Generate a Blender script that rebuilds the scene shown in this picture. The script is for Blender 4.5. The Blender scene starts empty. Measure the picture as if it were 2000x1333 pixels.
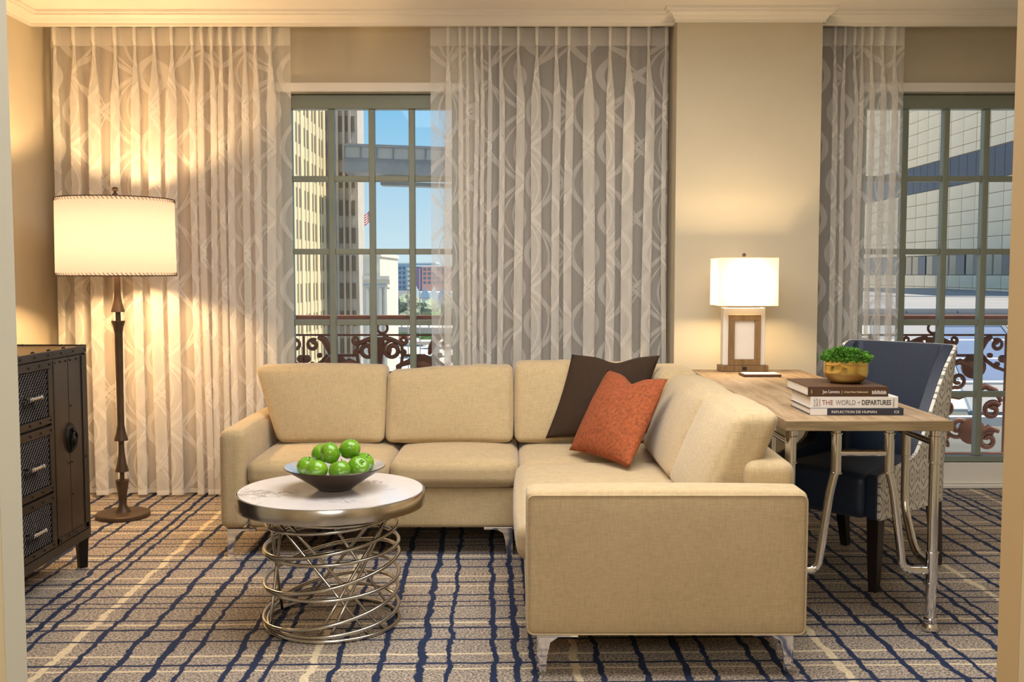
import bpy, bmesh, math, random
from mathutils import Vector, Matrix, noise
random.seed(7)
PI = math.pi
sc = bpy.context.scene
col = sc.collection

# ------------------------------------------------------------------ camera, sky, sun, added fill light, exposure
cam_d = bpy.data.cameras.new('camera'); cam = bpy.data.objects.new('camera', cam_d); col.objects.link(cam)
cam.location = (0, 0, 1.30); cam.rotation_euler = (PI/2 - math.atan(131/2000), 0, 0)
cam_d.sensor_width = 36; cam_d.lens = 36.0; cam_d.clip_start = 0.05; cam_d.clip_end = 3000
sc.camera = cam
sc.view_settings.view_transform = 'Standard'; sc.view_settings.look = 'None'
sc.view_settings.exposure = 0.0; sc.view_settings.gamma = 1.0; sc.view_settings.use_curve_mapping = False
sc.cycles.use_denoising = True
sc.cycles.max_bounces = 10; sc.cycles.transparent_max_bounces = 40; sc.cycles.diffuse_bounces = 5
sc.cycles.transmission_bounces = 8; sc.cycles.glossy_bounces = 4
sc.cycles.sample_clamp_indirect = 4.0; sc.cycles.caustics_reflective = False; sc.cycles.caustics_refractive = False

W = bpy.data.worlds.new('sky'); sc.world = W; W.use_nodes = True
wn = W.node_tree; wn.nodes.clear()
_o = wn.nodes.new('ShaderNodeOutputWorld'); _b = wn.nodes.new('ShaderNodeBackground')
_tc = wn.nodes.new('ShaderNodeTexCoord'); _sx = wn.nodes.new('ShaderNodeSeparateXYZ'); _r = wn.nodes.new('ShaderNodeValToRGB')
_mr = wn.nodes.new('ShaderNodeMapRange'); _mr.inputs['From Min'].default_value = -0.1; _mr.inputs['From Max'].default_value = 0.6
wn.links.new(_tc.outputs['Generated'], _sx.inputs[0]); wn.links.new(_sx.outputs['Z'], _mr.inputs['Value'])
wn.links.new(_mr.outputs[0], _r.inputs[0]); wn.links.new(_r.outputs[0], _b.inputs[0]); wn.links.new(_b.outputs[0], _o.inputs[0])
cr = _r.color_ramp; cr.elements[0].position = 0.10; cr.elements[0].color = (0.74, 0.80, 0.84, 1)
cr.elements[1].position = 1.0; cr.elements[1].color = (0.13, 0.36, 0.75, 1)
e = cr.elements.new(0.16); e.color = (0.66, 0.83, 0.91, 1)
e = cr.elements.new(0.38); e.color = (0.23, 0.57, 0.88, 1)
_b.inputs['Strength'].default_value = 1.0

def light(name, kind, loc, energy, color=(1, 1, 1), size=None, rot=None, size_y=None, parent=None, radius=None):
    d = bpy.data.lights.new(name, kind); d.energy = energy; d.color = color
    if kind == 'AREA':
        d.shape = 'RECTANGLE'; d.size = size; d.size_y = size_y or size
    if radius is not None: d.shadow_soft_size = radius
    o = bpy.data.objects.new(name, d); col.objects.link(o); o.location = loc
    if rot: o.rotation_euler = rot
    if parent: o.parent = parent
    return o

sun = light('sun', 'SUN', (60, 0, 60), 9.5, (1.0, 0.90, 0.74))
sun.data.angle = math.radians(0.6)
sun.rotation_euler = Vector((-0.47, 0.06, -0.95)).to_track_quat('-Z', 'Y').to_euler()
light('room_fill', 'AREA', (0.35, 3.35, 2.70), 98, (1.0, 0.97, 0.92), 2.6, (0, 0, 0), 1.6)  # added fill under the room ceiling, stands for no fixture
light('hall_fill', 'AREA', (0, -0.3, 2.05), 46, (1.0, 0.96, 0.89), 1.4, (math.radians(82), 0, 0), 0.8)  # added fill above the camera, aimed forward into the room
for nm, x in (('window_portal_left', -0.84), ('window_portal_right', 2.60)):
    p = light(nm, 'AREA', (x, 6.36, 1.28), 1.0, (1, 1, 1), 1.0, (-PI/2, 0, 0), 2.2)
    p.data.cycles.is_portal = True

# ------------------------------------------------------------------ helpers
class NT:
    def __init__(s, name):
        s.m = bpy.data.materials.new(name); s.m.use_nodes = True; s.t = s.m.node_tree
        s.t.nodes.clear(); s.out = s.t.nodes.new('ShaderNodeOutputMaterial')
    def n(s, typ, **kw):
        x = s.t.nodes.new(typ)
        for k, v in kw.items(): setattr(x, k, v)
        return x
    def l(s, a, b): s.t.links.new(a, b)
    def put(s, sock, v):
        if isinstance(v, bpy.types.NodeSocket): s.l(v, sock)
        else: sock.default_value = v
    def ma(s, op, a, b=0.0, c=0.0, clamp=False):
        x = s.n('ShaderNodeMath', operation=op, use_clamp=clamp)
        s.put(x.inputs[0], a); s.put(x.inputs[1], b); s.put(x.inputs[2], c)
        return x.outputs[0]
    def mix(s, f, a, b):
        x = s.n('ShaderNodeMix', data_type='RGBA')
        s.put(x.inputs[0], f); s.put(x.inputs[6], a if isinstance(a, bpy.types.NodeSocket) else (*a, 1)[:4]); s.put(x.inputs[7], b if isinstance(b, bpy.types.NodeSocket) else (*b, 1)[:4])
        return x.outputs[2]
    def coord(s, kind='Object'): return s.n('ShaderNodeTexCoord').outputs[kind]
    def sep(s, v):
        x = s.n('ShaderNodeSeparateXYZ'); s.l(v, x.inputs[0]); return x.outputs
    def comb(s, x, y, z):
        c = s.n('ShaderNodeCombineXYZ')
        for i, v in enumerate((x, y, z)): s.put(c.inputs[i], v)
        return c.outputs[0]
    def noise(s, vec, scale, detail=2.0, rough=0.5, out=0):
        x = s.n('ShaderNodeTexNoise'); s.l(vec, x.inputs['Vector'])
        x.inputs['Scale'].default_value = scale; x.inputs['Detail'].default_value = detail; x.inputs['Roughness'].default_value = rough
        return x.outputs[out]
    def mapping(s, vec, scale=(1, 1, 1), rot=(0, 0, 0), loc=(0, 0, 0)):
        x = s.n('ShaderNodeMapping'); s.l(vec, x.inputs[0]); x.inputs['Scale'].default_value = scale
        x.inputs['Rotation'].default_value = rot; x.inputs['Location'].default_value = loc
        return x.outputs[0]
    def ramp(s, f, stops):
        x = s.n('ShaderNodeValToRGB'); s.l(f, x.inputs[0]); e = x.color_ramp.elements
        e[0].position = stops[0][0]; e[0].color = (*stops[0][1], 1); e[1].position = stops[-1][0]; e[1].color = (*stops[-1][1], 1)
        for p, c in stops[1:-1]:
            k = e.new(p); k.color = (*c, 1)
        return x.outputs[0]
    def bump(s, h, strength, dist=0.002):
        x = s.n('ShaderNodeBump'); s.l(h, x.inputs['Height']); x.inputs['Strength'].default_value = strength
        x.inputs['Distance'].default_value = dist
        return x.outputs[0]
    def bsdf(s, color, rough=0.5, metal=0.0, normal=None, **kw):
        x = s.n('ShaderNodeBsdfPrincipled')
        s.put(x.inputs['Base Color'], color if isinstance(color, bpy.types.NodeSocket) else (*color, 1)[:4])
        s.put(x.inputs['Roughness'], rough); s.put(x.inputs['Metallic'], metal)
        if normal is not None: s.l(normal, x.inputs['Normal'])
        for k, v in kw.items(): s.put(x.inputs[k.replace('_', ' ')], v)
        s.l(x.outputs[0], s.out.inputs[0])
        return x

def paint(name, c, rough=0.6, metal=0.0, var=0.06, scale=8.0, bump=0.0, bscale=200.0, **kw):
    n = NT(name); v = n.coord()
    f = n.noise(v, scale, 3.0)
    d = tuple(max(0, k*(1-var)) for k in c); u = tuple(min(1, k*(1+var)) for k in c)
    cc = n.ramp(f, [(0.3, d), (0.7, u)])
    nn = n.bump(n.noise(v, bscale, 2.0), bump) if bump else None
    n.bsdf(cc, rough, metal, nn, **kw)
    return n.m

def fabric(name, c, var=0.13, scale=260.0, rough=0.9, sheen=0.25, bump=0.25):
    n = NT(name); v = n.coord()
    a = n.noise(n.mapping(v, (scale, scale*0.12, scale*0.12)), 1.0, 2.0)
    b = n.noise(n.mapping(v, (scale*0.12, scale*0.12, scale)), 1.0, 2.0)
    w = n.ma('ADD', n.ma('MULTIPLY', a, 0.5), n.ma('MULTIPLY', b, 0.5))
    big = n.noise(v, 5.0, 3.0)
    f = n.ma('ADD', n.ma('MULTIPLY', w, 0.8), n.ma('MULTIPLY', big, 0.2))
    cc = n.ramp(f, [(0.35, tuple(k*(1-var) for k in c)), (0.65, tuple(min(1, k*(1+var)) for k in c))])
    n.bsdf(cc, rough, 0.0, n.bump(w, bump, 0.0015), Sheen_Weight=sheen)
    return n.m

def add_box(bm, x0, x1, y0, y1, z0, z1, mtx=None):
    vs = [bm.verts.new((x, y, z)) for z in (z0, z1) for y in (y0, y1) for x in (x0, x1)]
    if mtx is not None:
        for v in vs: v.co = mtx @ v.co
    for f in ((0, 2, 3, 1), (4, 5, 7, 6), (0, 1, 5, 4), (2, 6, 7, 3), (0, 4, 6, 2), (1, 3, 7, 5)):
        bm.faces.new([vs[i] for i in f])
    return vs

def add_lathe(bm, prof, c=(0, 0, 0), n=32, caps=True):
    rings = []
    for r, z in prof:
        rings.append([bm.verts.new((c[0]+r*math.cos(2*PI*k/n), c[1]+r*math.sin(2*PI*k/n), c[2]+z)) for k in range(n)])
    for a, b in zip(rings, rings[1:]):
        for k in range(n):
            bm.faces.new((a[k], a[(k+1) % n], b[(k+1) % n], b[k]))
    if caps:
        bm.faces.new(list(reversed(rings[0]))); bm.faces.new(rings[-1])

def add_tube(bm, pts, r, n=10, closed=False, flat=1.0, up=None):
    pts = [Vector(p) for p in pts]; N = len(pts); rings = []
    rr = r if isinstance(r, (list, tuple)) else [r]*N
    t0 = (pts[1]-pts[0]).normalized()
    ref = Vector(up) if up else (Vector((0, 0, 1)) if abs(t0.z) < 0.9 else Vector((1, 0, 0)))
    u = (ref - t0*ref.dot(t0)).normalized()
    for i, p in enumerate(pts):
        if closed: t = (pts[(i+1) % N]-pts[i-1]).normalized()
        else: t = (pts[min(i+1, N-1)]-pts[max(i-1, 0)]).normalized()
        if up:
            u = Vector(up)-t*Vector(up).dot(t)
        else:
            u = u-t*u.dot(t)
        u = u.normalized() if u.length > 1e-6 else t.orthogonal().normalized()
        w = t.cross(u)
        rings.append([bm.verts.new(p+(u*math.cos(2*PI*k/n)*flat+w*math.sin(2*PI*k/n))*rr[i]) for k in range(n)])
    for i in range(N if closed else N-1):
        a, b = rings[i], rings[(i+1) % N]
        for k in range(n):
            bm.faces.new((a[k], a[(k+1) % n], b[(k+1) % n], b[k]))
    if not closed:
        bm.faces.new(list(reversed(rings[0]))); bm.faces.new(rings[-1])

def soft_box(bm, x0, x1, y0, y1, z0, z1, r=0.03, puff=(0, 0, 0), n=12, mtx=None, shear=None):
    """rounded upholstered block; puff swells the faces across each axis"""
    c = Vector(((x0+x1)/2, (y0+y1)/2, (z0+z1)/2)); h = Vector(((x1-x0)/2, (y1-y0)/2, (z1-z0)/2))
    vm = {}
    def grid(hh):
        q = [-1, -1+0.25*r/hh, -1+0.6*r/hh, -1+r/hh]
        m = [(-1+r/hh)+(2-2*r/hh)*k/n for k in range(1, n)]
        return q+m+[-a for a in reversed(q)]
    gs = [grid(h[i]) for i in range(3)]
    def V(a):
        k = tuple(round(t, 5) for t in a)
        if k in vm: return vm[k]
        p = Vector((a[0]*h[0], a[1]*h[1], a[2]*h[2]))
        q = Vector([max(-(h[i]-r), min(h[i]-r, p[i])) for i in range(3)])
        d = p-q
        if d.length > 1e-7:
            # direction for rounding
            p = q+d.normalized()*r
        for i in range(3):
            if puff[i]:
                j, k2 = (i+1) % 3, (i+2) % 3
                w = (1-abs(a[j])**2.4)*(1-abs(a[k2])**2.4)
                p[i] += puff[i]*w*a[i]
        p = p+c
        if shear: p = shear(p)
        if mtx is not None: p = mtx @ p
        vm[k] = bm.verts.new(p)
        return vm[k]
    for i in range(3):
        j, k = (i+1) % 3, (i+2) % 3
        for sgn in (-1, 1):
            for ja, jb in zip(gs[j], gs[j][1:]):
                for ka, kb in zip(gs[k], gs[k][1:]):
                    q = []
                    for b, d in ((ja, ka), (jb, ka), (jb, kb), (ja, kb)):
                        a = [0, 0, 0]; a[i] = sgn; a[j] = b; a[k] = d
                        q.append(V(a))
                    if sgn < 0: q.reverse()
                    try: bm.faces.new(q)
                    except ValueError: pass

def obj(name, bm, m, parent=None, smooth=False, bevel=0.0, kind=None, label=None, loc=None):
    me = bpy.data.meshes.new(name)
    bmesh.ops.remove_doubles(bm, verts=bm.verts, dist=1e-6)
    bmesh.ops.recalc_face_normals(bm, faces=bm.faces)
    bm.to_mesh(me); bm.free()
    return obj_me(name, me, m, parent, smooth, bevel, kind, label)

def obj_me(name, me, m, parent=None, smooth=False, bevel=0.0, kind=None, label=None):
    o = bpy.data.objects.new(name, me); col.objects.link(o)
    if m is not None and len(me.materials) == 0: me.materials.append(m)
    if smooth:
        for p in me.polygons: p.use_smooth = True
        if smooth == 'auto': me.set_sharp_from_angle(angle=math.radians(38))
    if parent is not None: o.parent = parent
    if bevel:
        b = o.modifiers.new('bevel', 'BEVEL'); b.width = bevel; b.segments = 2; b.limit_method = 'ANGLE'
    if kind: o['kind'] = kind
    if label: o['label'] = label
    return o

def thing(name, label, cat, loc=(0, 0, 0), rz=0.0, group=None):
    o = bpy.data.objects.new(name, None); col.objects.link(o); o.empty_display_size = 0.1
    o.location = loc; o.rotation_euler = (0, 0, rz); o['label'] = label; o['category'] = cat
    if group: o['group'] = group
    return o

def tag(o, label, cat, group=None):
    o['label'] = label; o['category'] = cat
    if group: o['group'] = group
    return o

def box(name, m, x0, x1, y0, y1, z0, z1, parent=None, bevel=0.0, kind=None, label=None, mtx=None):
    bm = bmesh.new(); add_box(bm, x0, x1, y0, y1, z0, z1, mtx)
    return obj(name, bm, m, parent, bevel=bevel, kind=kind, label=label)

def struct(name, bm, m, parent=None, smooth=False, bevel=0.0):
    return obj(name, bm, m, parent, smooth, bevel, kind=None if parent else 'structure')

def sbox(name, m, boxes):
    bm = bmesh.new()
    for b in boxes: add_box(bm, *b)
    return struct(name, bm, m)

def text_mesh(name, s, size, m, parent, origin, xdir, ydir, extrude=0.0004, width=None, bold=0.0, align='LEFT'):
    cu = bpy.data.curves.new(name, 'FONT'); cu.body = s; cu.size = size; cu.extrude = extrude; cu.offset = bold; cu.align_x = align
    cu.resolution_u = 3
    t = bpy.data.objects.new(name, cu); col.objects.link(t)
    bpy.context.view_layer.update()
    me = bpy.data.meshes.new_from_object(t.evaluated_get(bpy.context.evaluated_depsgraph_get()))
    bpy.data.objects.remove(t); bpy.data.curves.remove(cu)
    xs = [v.co.x for v in me.vertices]; w = max(xs)-min(xs)
    k = (width/w) if width else 1.0
    X = Vector(xdir).normalized(); Y = Vector(ydir).normalized(); Z = X.cross(Y)
    for v in me.vertices:
        c = v.co.copy(); v.co = Vector(origin)+X*(c.x*k)+Y*c.y+Z*c.z
    return obj_me(name, me, m, parent)

# ------------------------------------------------------------------ materials
M = {}
M['wall'] = paint('wall_paint', (0.56, 0.505, 0.385), 0.75, var=0.03, scale=3.0, bump=0.05, bscale=350)
M['hall'] = paint('hall_paint', (0.62, 0.50, 0.30), 0.75, var=0.03, scale=3.0)
M['white'] = paint('trim_paint', (0.84, 0.81, 0.75), 0.45, var=0.02, scale=4.0)
M['ceiling'] = paint('ceiling_paint', (0.86, 0.82, 0.77), 0.85, var=0.02, scale=2.0)
M['tan'] = paint('casing_lamplight_tint', (0.50, 0.35, 0.175), 0.7, var=0.02, scale=2.0)
M['casing'] = paint('casing_paint', (0.56, 0.54, 0.44), 0.6, var=0.02, scale=2.0)
M['frame'] = paint('window_frame_paint', (0.235, 0.265, 0.215), 0.42, var=0.05, scale=5.0)
M['sofa'] = fabric('sofa_linen', (0.475, 0.360, 0.202), var=0.13)
M['sofa2'] = M['sofa']
M['rust'] = paint('rust_velvet', (0.28, 0.068, 0.020), 0.95, var=0.32, scale=70, bump=0.3, bscale=160)
M['brown'] = fabric('brown_velvet', (0.030, 0.0135, 0.0045), var=0.2, scale=120, sheen=0.0)
M['navy'] = fabric('navy_leather', (0.015, 0.027, 0.055), var=0.15, scale=300, rough=0.42, sheen=0.1, bump=0.08)
M['chrome'] = paint('polished_chrome', (0.82, 0.82, 0.83), 0.09, 1.0, var=0.02)
M['steel'] = paint('brushed_steel', (0.60, 0.575, 0.53), 0.22, 1.0, var=0.08, scale=20)
M['bronze'] = paint('dark_bronze', (0.085, 0.052, 0.030), 0.48, 0.35, var=0.2, scale=14)
M['gold'] = paint('hammered_brass', (0.90, 0.66, 0.22), 0.20, 1.0, var=0.10, scale=10, bump=0.10, bscale=45)
M['chest'] = paint('aged_iron_paint', (0.022, 0.017, 0.016), 0.36, 0.25, var=0.3, scale=6, bump=0.06, bscale=120)
M['chestpanel'] = paint('chest_door_panel', (0.032, 0.022, 0.017), 0.30, 0.25, var=0.25, scale=7, bump=0.05, bscale=100)
M['mesh'] = paint('drawer_wire', (0.030, 0.023, 0.021), 0.4, 0.4, var=0.2)
M['meshback'] = paint('drawer_backing', (0.011, 0.008, 0.008), 0.6, var=0.3)
M['iron'] = paint('black_iron', (0.012, 0.011, 0.010), 0.38, 0.6)
M['darkwood'] = paint('espresso_wood', (0.016, 0.011, 0.010), 0.35, var=0.2, scale=10)
M['rail'] = paint('rusty_rail_paint', (0.185, 0.075, 0.052), 0.55, 0.0, var=0.18, scale=12)
M['blackish'] = paint('near_black', (0.015, 0.014, 0.014), 0.4)
M['paper'] = paint('page_paper', (0.80, 0.74, 0.66), 0.85, var=0.05, scale=300)
M['bookbrown'] = paint('brown_book_cloth', (0.080, 0.036, 0.016), 0.5, var=0.1)
M['bookwhite'] = paint('white_book_jacket', (0.78, 0.76, 0.74), 0.4, var=0.02)
M['booknavy'] = paint('navy_book_jacket', (0.030, 0.036, 0.058), 0.35, var=0.25, scale=25)
M['inkwhite'] = paint('white_ink', (0.85, 0.82, 0.78), 0.6)
M['inkgrey'] = paint('grey_ink', (0.22, 0.20, 0.20), 0.6)
M['inkred'] = paint('maroon_ink', (0.28, 0.09, 0.09), 0.6)
M['inkblack'] = paint('black_ink', (0.04, 0.04, 0.045), 0.6)
M['inkgold'] = paint('gold_ink', (0.72, 0.60, 0.36), 0.6)
M['moss'] = paint('moss_green', (0.085, 0.25, 0.018), 0.8, var=0.5, scale=40)
M['bulb'] = None

def glass_mat():
    n = NT('window_glass'); t = n.n('ShaderNodeBsdfTransparent'); t.inputs[0].default_value = (0.97, 0.985, 0.98, 1)
    g = n.n('ShaderNodeBsdfGlossy'); g.inputs['Roughness'].default_value = 0.02
    v = n.noise(n.coord(), 1.5, 1.0); n.l(n.bump(v, 0.02), g.inputs['Normal'])
    mx = n.n('ShaderNodeMixShader'); mx.inputs[0].default_value = 0.008
    n.l(t.outputs[0], mx.inputs[1]); n.l(g.outputs[0], mx.inputs[2]); n.l(mx.outputs[0], n.out.inputs[0])
    return n.m
M['glass'] = glass_mat()

def shade_mat(name, c):
    n = NT(name); v = n.coord()
    f = n.noise(v, 300, 2.0); cc = n.ramp(f, [(0.3, tuple(k*0.97 for k in c)), (0.7, c)])
    d = n.n('ShaderNodeBsdfDiffuse'); t = n.n('ShaderNodeBsdfTranslucent'); n.l(cc, d.inputs[0]); n.l(cc, t.inputs[0])
    mx = n.n('ShaderNodeMixShader'); mx.inputs[0].default_value = 0.6
    n.l(d.outputs[0], mx.inputs[1]); n.l(t.outputs[0], mx.inputs[2]); n.l(mx.outputs[0], n.out.inputs[0])
    return n.m
M['shade'] = shade_mat('parchment_shade', (0.168, 0.156, 0.176))
M['shade2'] = shade_mat('white_linen_shade', (0.50, 0.48, 0.43))

def emit(name, c, s):
    n = NT(name); x = n.n('ShaderNodeEmission'); x.inputs[0].default_value = (*c, 1); x.inputs[1].default_value = s
    n.l(x.outputs[0], n.out.inputs[0]); return n.m
M['bulb'] = emit('lamp_bulb', (1.0, 0.78, 0.50), 12.0)

def carpet():
    n = NT('plaid_carpet'); v = n.coord(); s = n.sep(v)
    X, Y = s[0], s[1]
    ns = n.n('ShaderNodeTexNoise'); n.l(v, ns.inputs['Vector']); ns.inputs['Scale'].default_value = 7.0; ns.inputs['Detail'].default_value = 4.0; ns.inputs['Roughness'].default_value = 0.68
    nc = n.sep(ns.outputs['Color'])
    wx = n.ma('MULTIPLY', n.ma('SUBTRACT', nc[0], 0.5), 0.062); wy = n.ma('MULTIPLY', n.ma('SUBTRACT', nc[1], 0.5), 0.024)
    a = 0.024
    u = n.ma('ADD', n.ma('ADD', n.ma('ADD', X, n.ma('MULTIPLY', n.ma('SUBTRACT', Y, 3.19), a)), 0.66), wx)
    w = n.ma('ADD', n.ma('SUBTRACT', n.ma('SUBTRACT', Y, n.ma('MULTIPLY', X, a)), 3.352), wy)
    Pu, Pw = 0.876, 0.904
    def line(c, off, P, hw):
        f = n.ma('FRACT', n.ma('ADD', n.ma('DIVIDE', n.ma('SUBTRACT', c, off), P), 40.5))
        d = n.ma('MULTIPLY', n.ma('ABSOLUTE', n.ma('SUBTRACT', f, 0.5)), P)
        return n.ma('MULTIPLY', n.ma('SUBTRACT', hw, d), 400.0, clamp=True)
    def allmax(L):
        r = L[0]
        for k in L[1:]: r = n.ma('MAXIMUM', r, k)
        return r
    dark = allmax([line(u, o, Pu, h) for o, h in ((0.078, .011), (0.224, .013), (0.361, .014), (0.450, .010), (0.603, .012), (0.680, .013), (0.737, .010))] +
                  [line(w, o*Pw, Pw, h) for o, h in ((0.0, .0085), (0.248, .008), (0.382, .009), (0.492, .007), (0.656, .0065), (0.718, .0065), (0.811, .008))])
    cream = allmax([line(u, 0.0, Pu, .015)] + [line(w, o*Pw, Pw, h) for o, h in ((0.092, .0085), (0.442, .009), (0.946, .007))])
    fine = n.noise(v, 115, 3.0, 0.8); big = n.noise(v, 2.0, 2.0)
    base = n.ramp(fine, [(0.37, (0.022, 0.020, 0.028)), (0.475, (0.20, 0.168, 0.142)), (0.58, (0.62, 0.50, 0.36))])
    base2 = n.mix(n.ma('MULTIPLY', big, 0.35), base, (0.22, 0.21, 0.24))
    crm = n.ramp(fine, [(0.35, (0.46, 0.38, 0.25)), (0.62, (0.78, 0.66, 0.46))])
    nav = n.ramp(fine, [(0.35, (0.003, 0.008, 0.028)), (0.62, (0.008, 0.024, 0.085))])
    c1 = n.mix(cream, base2, crm); c2 = n.mix(dark, c1, nav)
    n.bsdf(c2, 0.95, 0.0, n.bump(fine, 0.5, 0.004))
    return n.m
M['carpet'] = carpet()

def sheer_mat():
    """sheer with woven swirl ovals; UV in metres (x along the cloth, y up)"""
    n = NT('embroidered_sheer'); uv = n.coord('UV'); s = n.sep(uv); u, v = s[0], s[1]
    Wd, Pz = 0.50, 0.81
    ph = n.ma('MULTIPLY', v, 2*PI/Pz)
    res = None
    for amp, shift, hw, off in ((0.118, 0.0, .0130, 0.0), (0.090, 0.10, .0050, 0.020), (0.062, 0.16, .0052, 0.030)):
        for sg in (1, -1):
            cs = n.ma('COSINE', n.ma('ADD', ph, shift*sg))
            x = n.ma('ADD', n.ma('MULTIPLY', cs, amp*sg), off)
            for base in (0.0, 0.5):
                if base and sg < 0 and hw < .0045: continue
                if base:
                    x = n.ma('ADD', n.ma('MULTIPLY', n.ma('COSINE', n.ma('ADD', ph, shift*sg+PI/2)), amp*sg), off)
                f = n.ma('FRACT', n.ma('ADD', n.ma('DIVIDE', n.ma('SUBTRACT', u, x), Wd), 20.5+base))
                d = n.ma('MULTIPLY', n.ma('ABSOLUTE', n.ma('SUBTRACT', f, 0.5)), Wd)
                k = n.ma('MULTIPLY', n.ma('SUBTRACT', hw, d), 700.0, clamp=True)
                res = k if res is None else n.ma('MAXIMUM', res, k)
    head = n.ma('MULTIPLY', n.ma('SUBTRACT', v, 2.595), 400.0, clamp=True)
    hem = n.ma('MULTIPLY', n.ma('SUBTRACT', 0.05, v), 400.0, clamp=True)
    lin = n.noise(n.mapping(uv, (1500, 40, 1)), 1.0, 1.0)
    al = n.ma('ADD', 0.34, n.ma('MULTIPLY', lin, 0.12))
    al = n.ma('MAXIMUM', al, n.ma('MULTIPLY', res, 0.66)); al = n.ma('MAXIMUM', al, n.ma('MULTIPLY', n.ma('MAXIMUM', head, hem), 0.74))
    d = n.n('ShaderNodeBsdfDiffuse'); t = n.n('ShaderNodeBsdfTranslucent')
    d.inputs[0].default_value = (0.94, 0.92, 0.88, 1); t.inputs[0].default_value = (0.95, 0.94, 0.93, 1)
    m1 = n.n('ShaderNodeMixShader'); m1.inputs[0].default_value = 0.36
    n.l(d.outputs[0], m1.inputs[1]); n.l(t.outputs[0], m1.inputs[2])
    tr = n.n('ShaderNodeBsdfTransparent'); m2 = n.n('ShaderNodeMixShader')
    n.l(al, m2.inputs[0]); n.l(tr.outputs[0], m2.inputs[1]); n.l(m1.outputs[0], m2.inputs[2]); n.l(m2.outputs[0], n.out.inputs[0])
    return n.m
M['sheer'] = sheer_mat()
M['drape2'] = fabric('taupe_drape_lit', (0.52, 0.41, 0.29), var=0.06, scale=200, bump=0.1)  # lighter copy of the taupe drape, light put into its colour
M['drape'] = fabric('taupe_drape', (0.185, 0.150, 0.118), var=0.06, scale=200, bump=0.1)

def wood(name, c0, c1, c2, axis=1, scale=1.0, rough=0.5):
    n = NT(name); v = n.coord()
    sc3 = [14*scale]*3; sc3[axis] = 1.1*scale
    g = n.noise(n.mapping(v, sc3), 2.2, 6.0, 0.62)
    h = n.noise(n.mapping(v, [k*6 for k in sc3]), 2.0, 3.0, 0.6)
    f = n.ma('ADD', n.ma('MULTIPLY', g, 0.75), n.ma('MULTIPLY', h, 0.25))
    cc = n.ramp(f, [(0.34, c0), (0.5, c1), (0.66, c2)])
    n.bsdf(cc, rough, 0.0, n.bump(f, 0.15, 0.001)); return n.m
M['oak'] = wood('weathered_oak', (0.20, 0.125, 0.065), (0.36, 0.245, 0.140), (0.48, 0.35, 0.22))
M['oakend'] = wood('weathered_oak_edge', (0.15, 0.10, 0.05), (0.30, 0.215, 0.115), (0.42, 0.32, 0.19), axis=0, scale=0.7)
M['lampwood'] = wood('lamp_wood', (0.15, 0.085, 0.032), (0.23, 0.135, 0.055), (0.31, 0.19, 0.085), axis=2)
M['chesttop'] = wood('chest_top_wood', (0.26, 0.15, 0.06), (0.38, 0.23, 0.10), (0.46, 0.29, 0.14), axis=1, rough=0.22)

def marble():
    n = NT('veined_marble'); v = n.coord()
    w = n.noise(v, 5.0, 4.0, 0.6, out=1); d = n.n('ShaderNodeMixRGB'); d.inputs[0].default_value = 0.35
    n.l(v, d.inputs[1]); n.l(w, d.inputs[2])
    f = n.noise(d.outputs[0], 9.0, 8.0, 0.66)
    vein = n.ma('SUBTRACT', 1.0, n.ma('MULTIPLY', n.ma('ABSOLUTE', n.ma('SUBTRACT', f, 0.52)), 26.0), clamp=True)
    mask = n.ma('MULTIPLY', n.ma('SUBTRACT', n.noise(v, 6.0, 2.0), 0.52), 8.0, clamp=True)
    cc = n.mix(n.ma('MULTIPLY', vein, mask), n.ramp(n.noise(v, 3.0, 3.0), [(0.3, (0.66, 0.62, 0.62)), (0.7, (0.80, 0.76, 0.74))]), (0.20, 0.18, 0.18))
    n.bsdf(cc, 0.12); return n.m
M['marble'] = marble()

def apple_mat():
    n = NT('green_apple_skin'); v = n.coord()
    f = n.noise(v, 9, 3.0); sp = n.noise(v, 330, 1.0)
    c = n.ramp(f, [(0.25, (0.075, 0.22, 0.004)), (0.5, (0.13, 0.33, 0.008)), (0.8, (0.24, 0.45, 0.03))])
    c = n.mix(n.ma('MULTIPLY', n.ma('SUBTRACT', sp, 0.66), 12.0, clamp=True), c, (0.5, 0.66, 0.2))
    n.bsdf(c, 0.24, Coat_Weight=0.3, Coat_Roughness=0.1); return n.m
M['apple'] = apple_mat()
M['stem'] = paint('apple_stem', (0.10, 0.06, 0.025), 0.8)

def pattern_mat():
    """white cloth with grey concentric hexagon lines, UV in metres"""
    n = NT('hexagon_print_fabric'); uv = n.coord('UV'); s = n.sep(uv)
    w, h = 0.105, 0.18
    def cell(ox, oy):
        x = n.ma('SUBTRACT', n.ma('FRACT', n.ma('ADD', n.ma('DIVIDE', s[0], w), ox)), 0.5)
        y = n.ma('SUBTRACT', n.ma('FRACT', n.ma('ADD', n.ma('DIVIDE', s[1], h), oy)), 0.5)
        ax = n.ma('ABSOLUTE', x); ay = n.ma('ABSOLUTE', y)
        return n.ma('MAXIMUM', n.ma('MULTIPLY', ax, 2.0), n.ma('ADD', n.ma('MULTIPLY', ay, 3.0/2*1.0), ax))
    m = n.ma('MINIMUM', cell(0.0, 0.0), cell(0.5, 0.5))
    f = n.ma('FRACT', n.ma('MULTIPLY', m, 3.6))
    ln = n.ma('LESS_THAN', n.ma('ABSOLUTE', n.ma('SUBTRACT', f, 0.5)), 0.13)
    cc = n.mix(ln, (0.74, 0.72, 0.68), (0.26, 0.25, 0.22))
    n.bsdf(cc, 0.85); return n.m
M['hex'] = pattern_mat()

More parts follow.
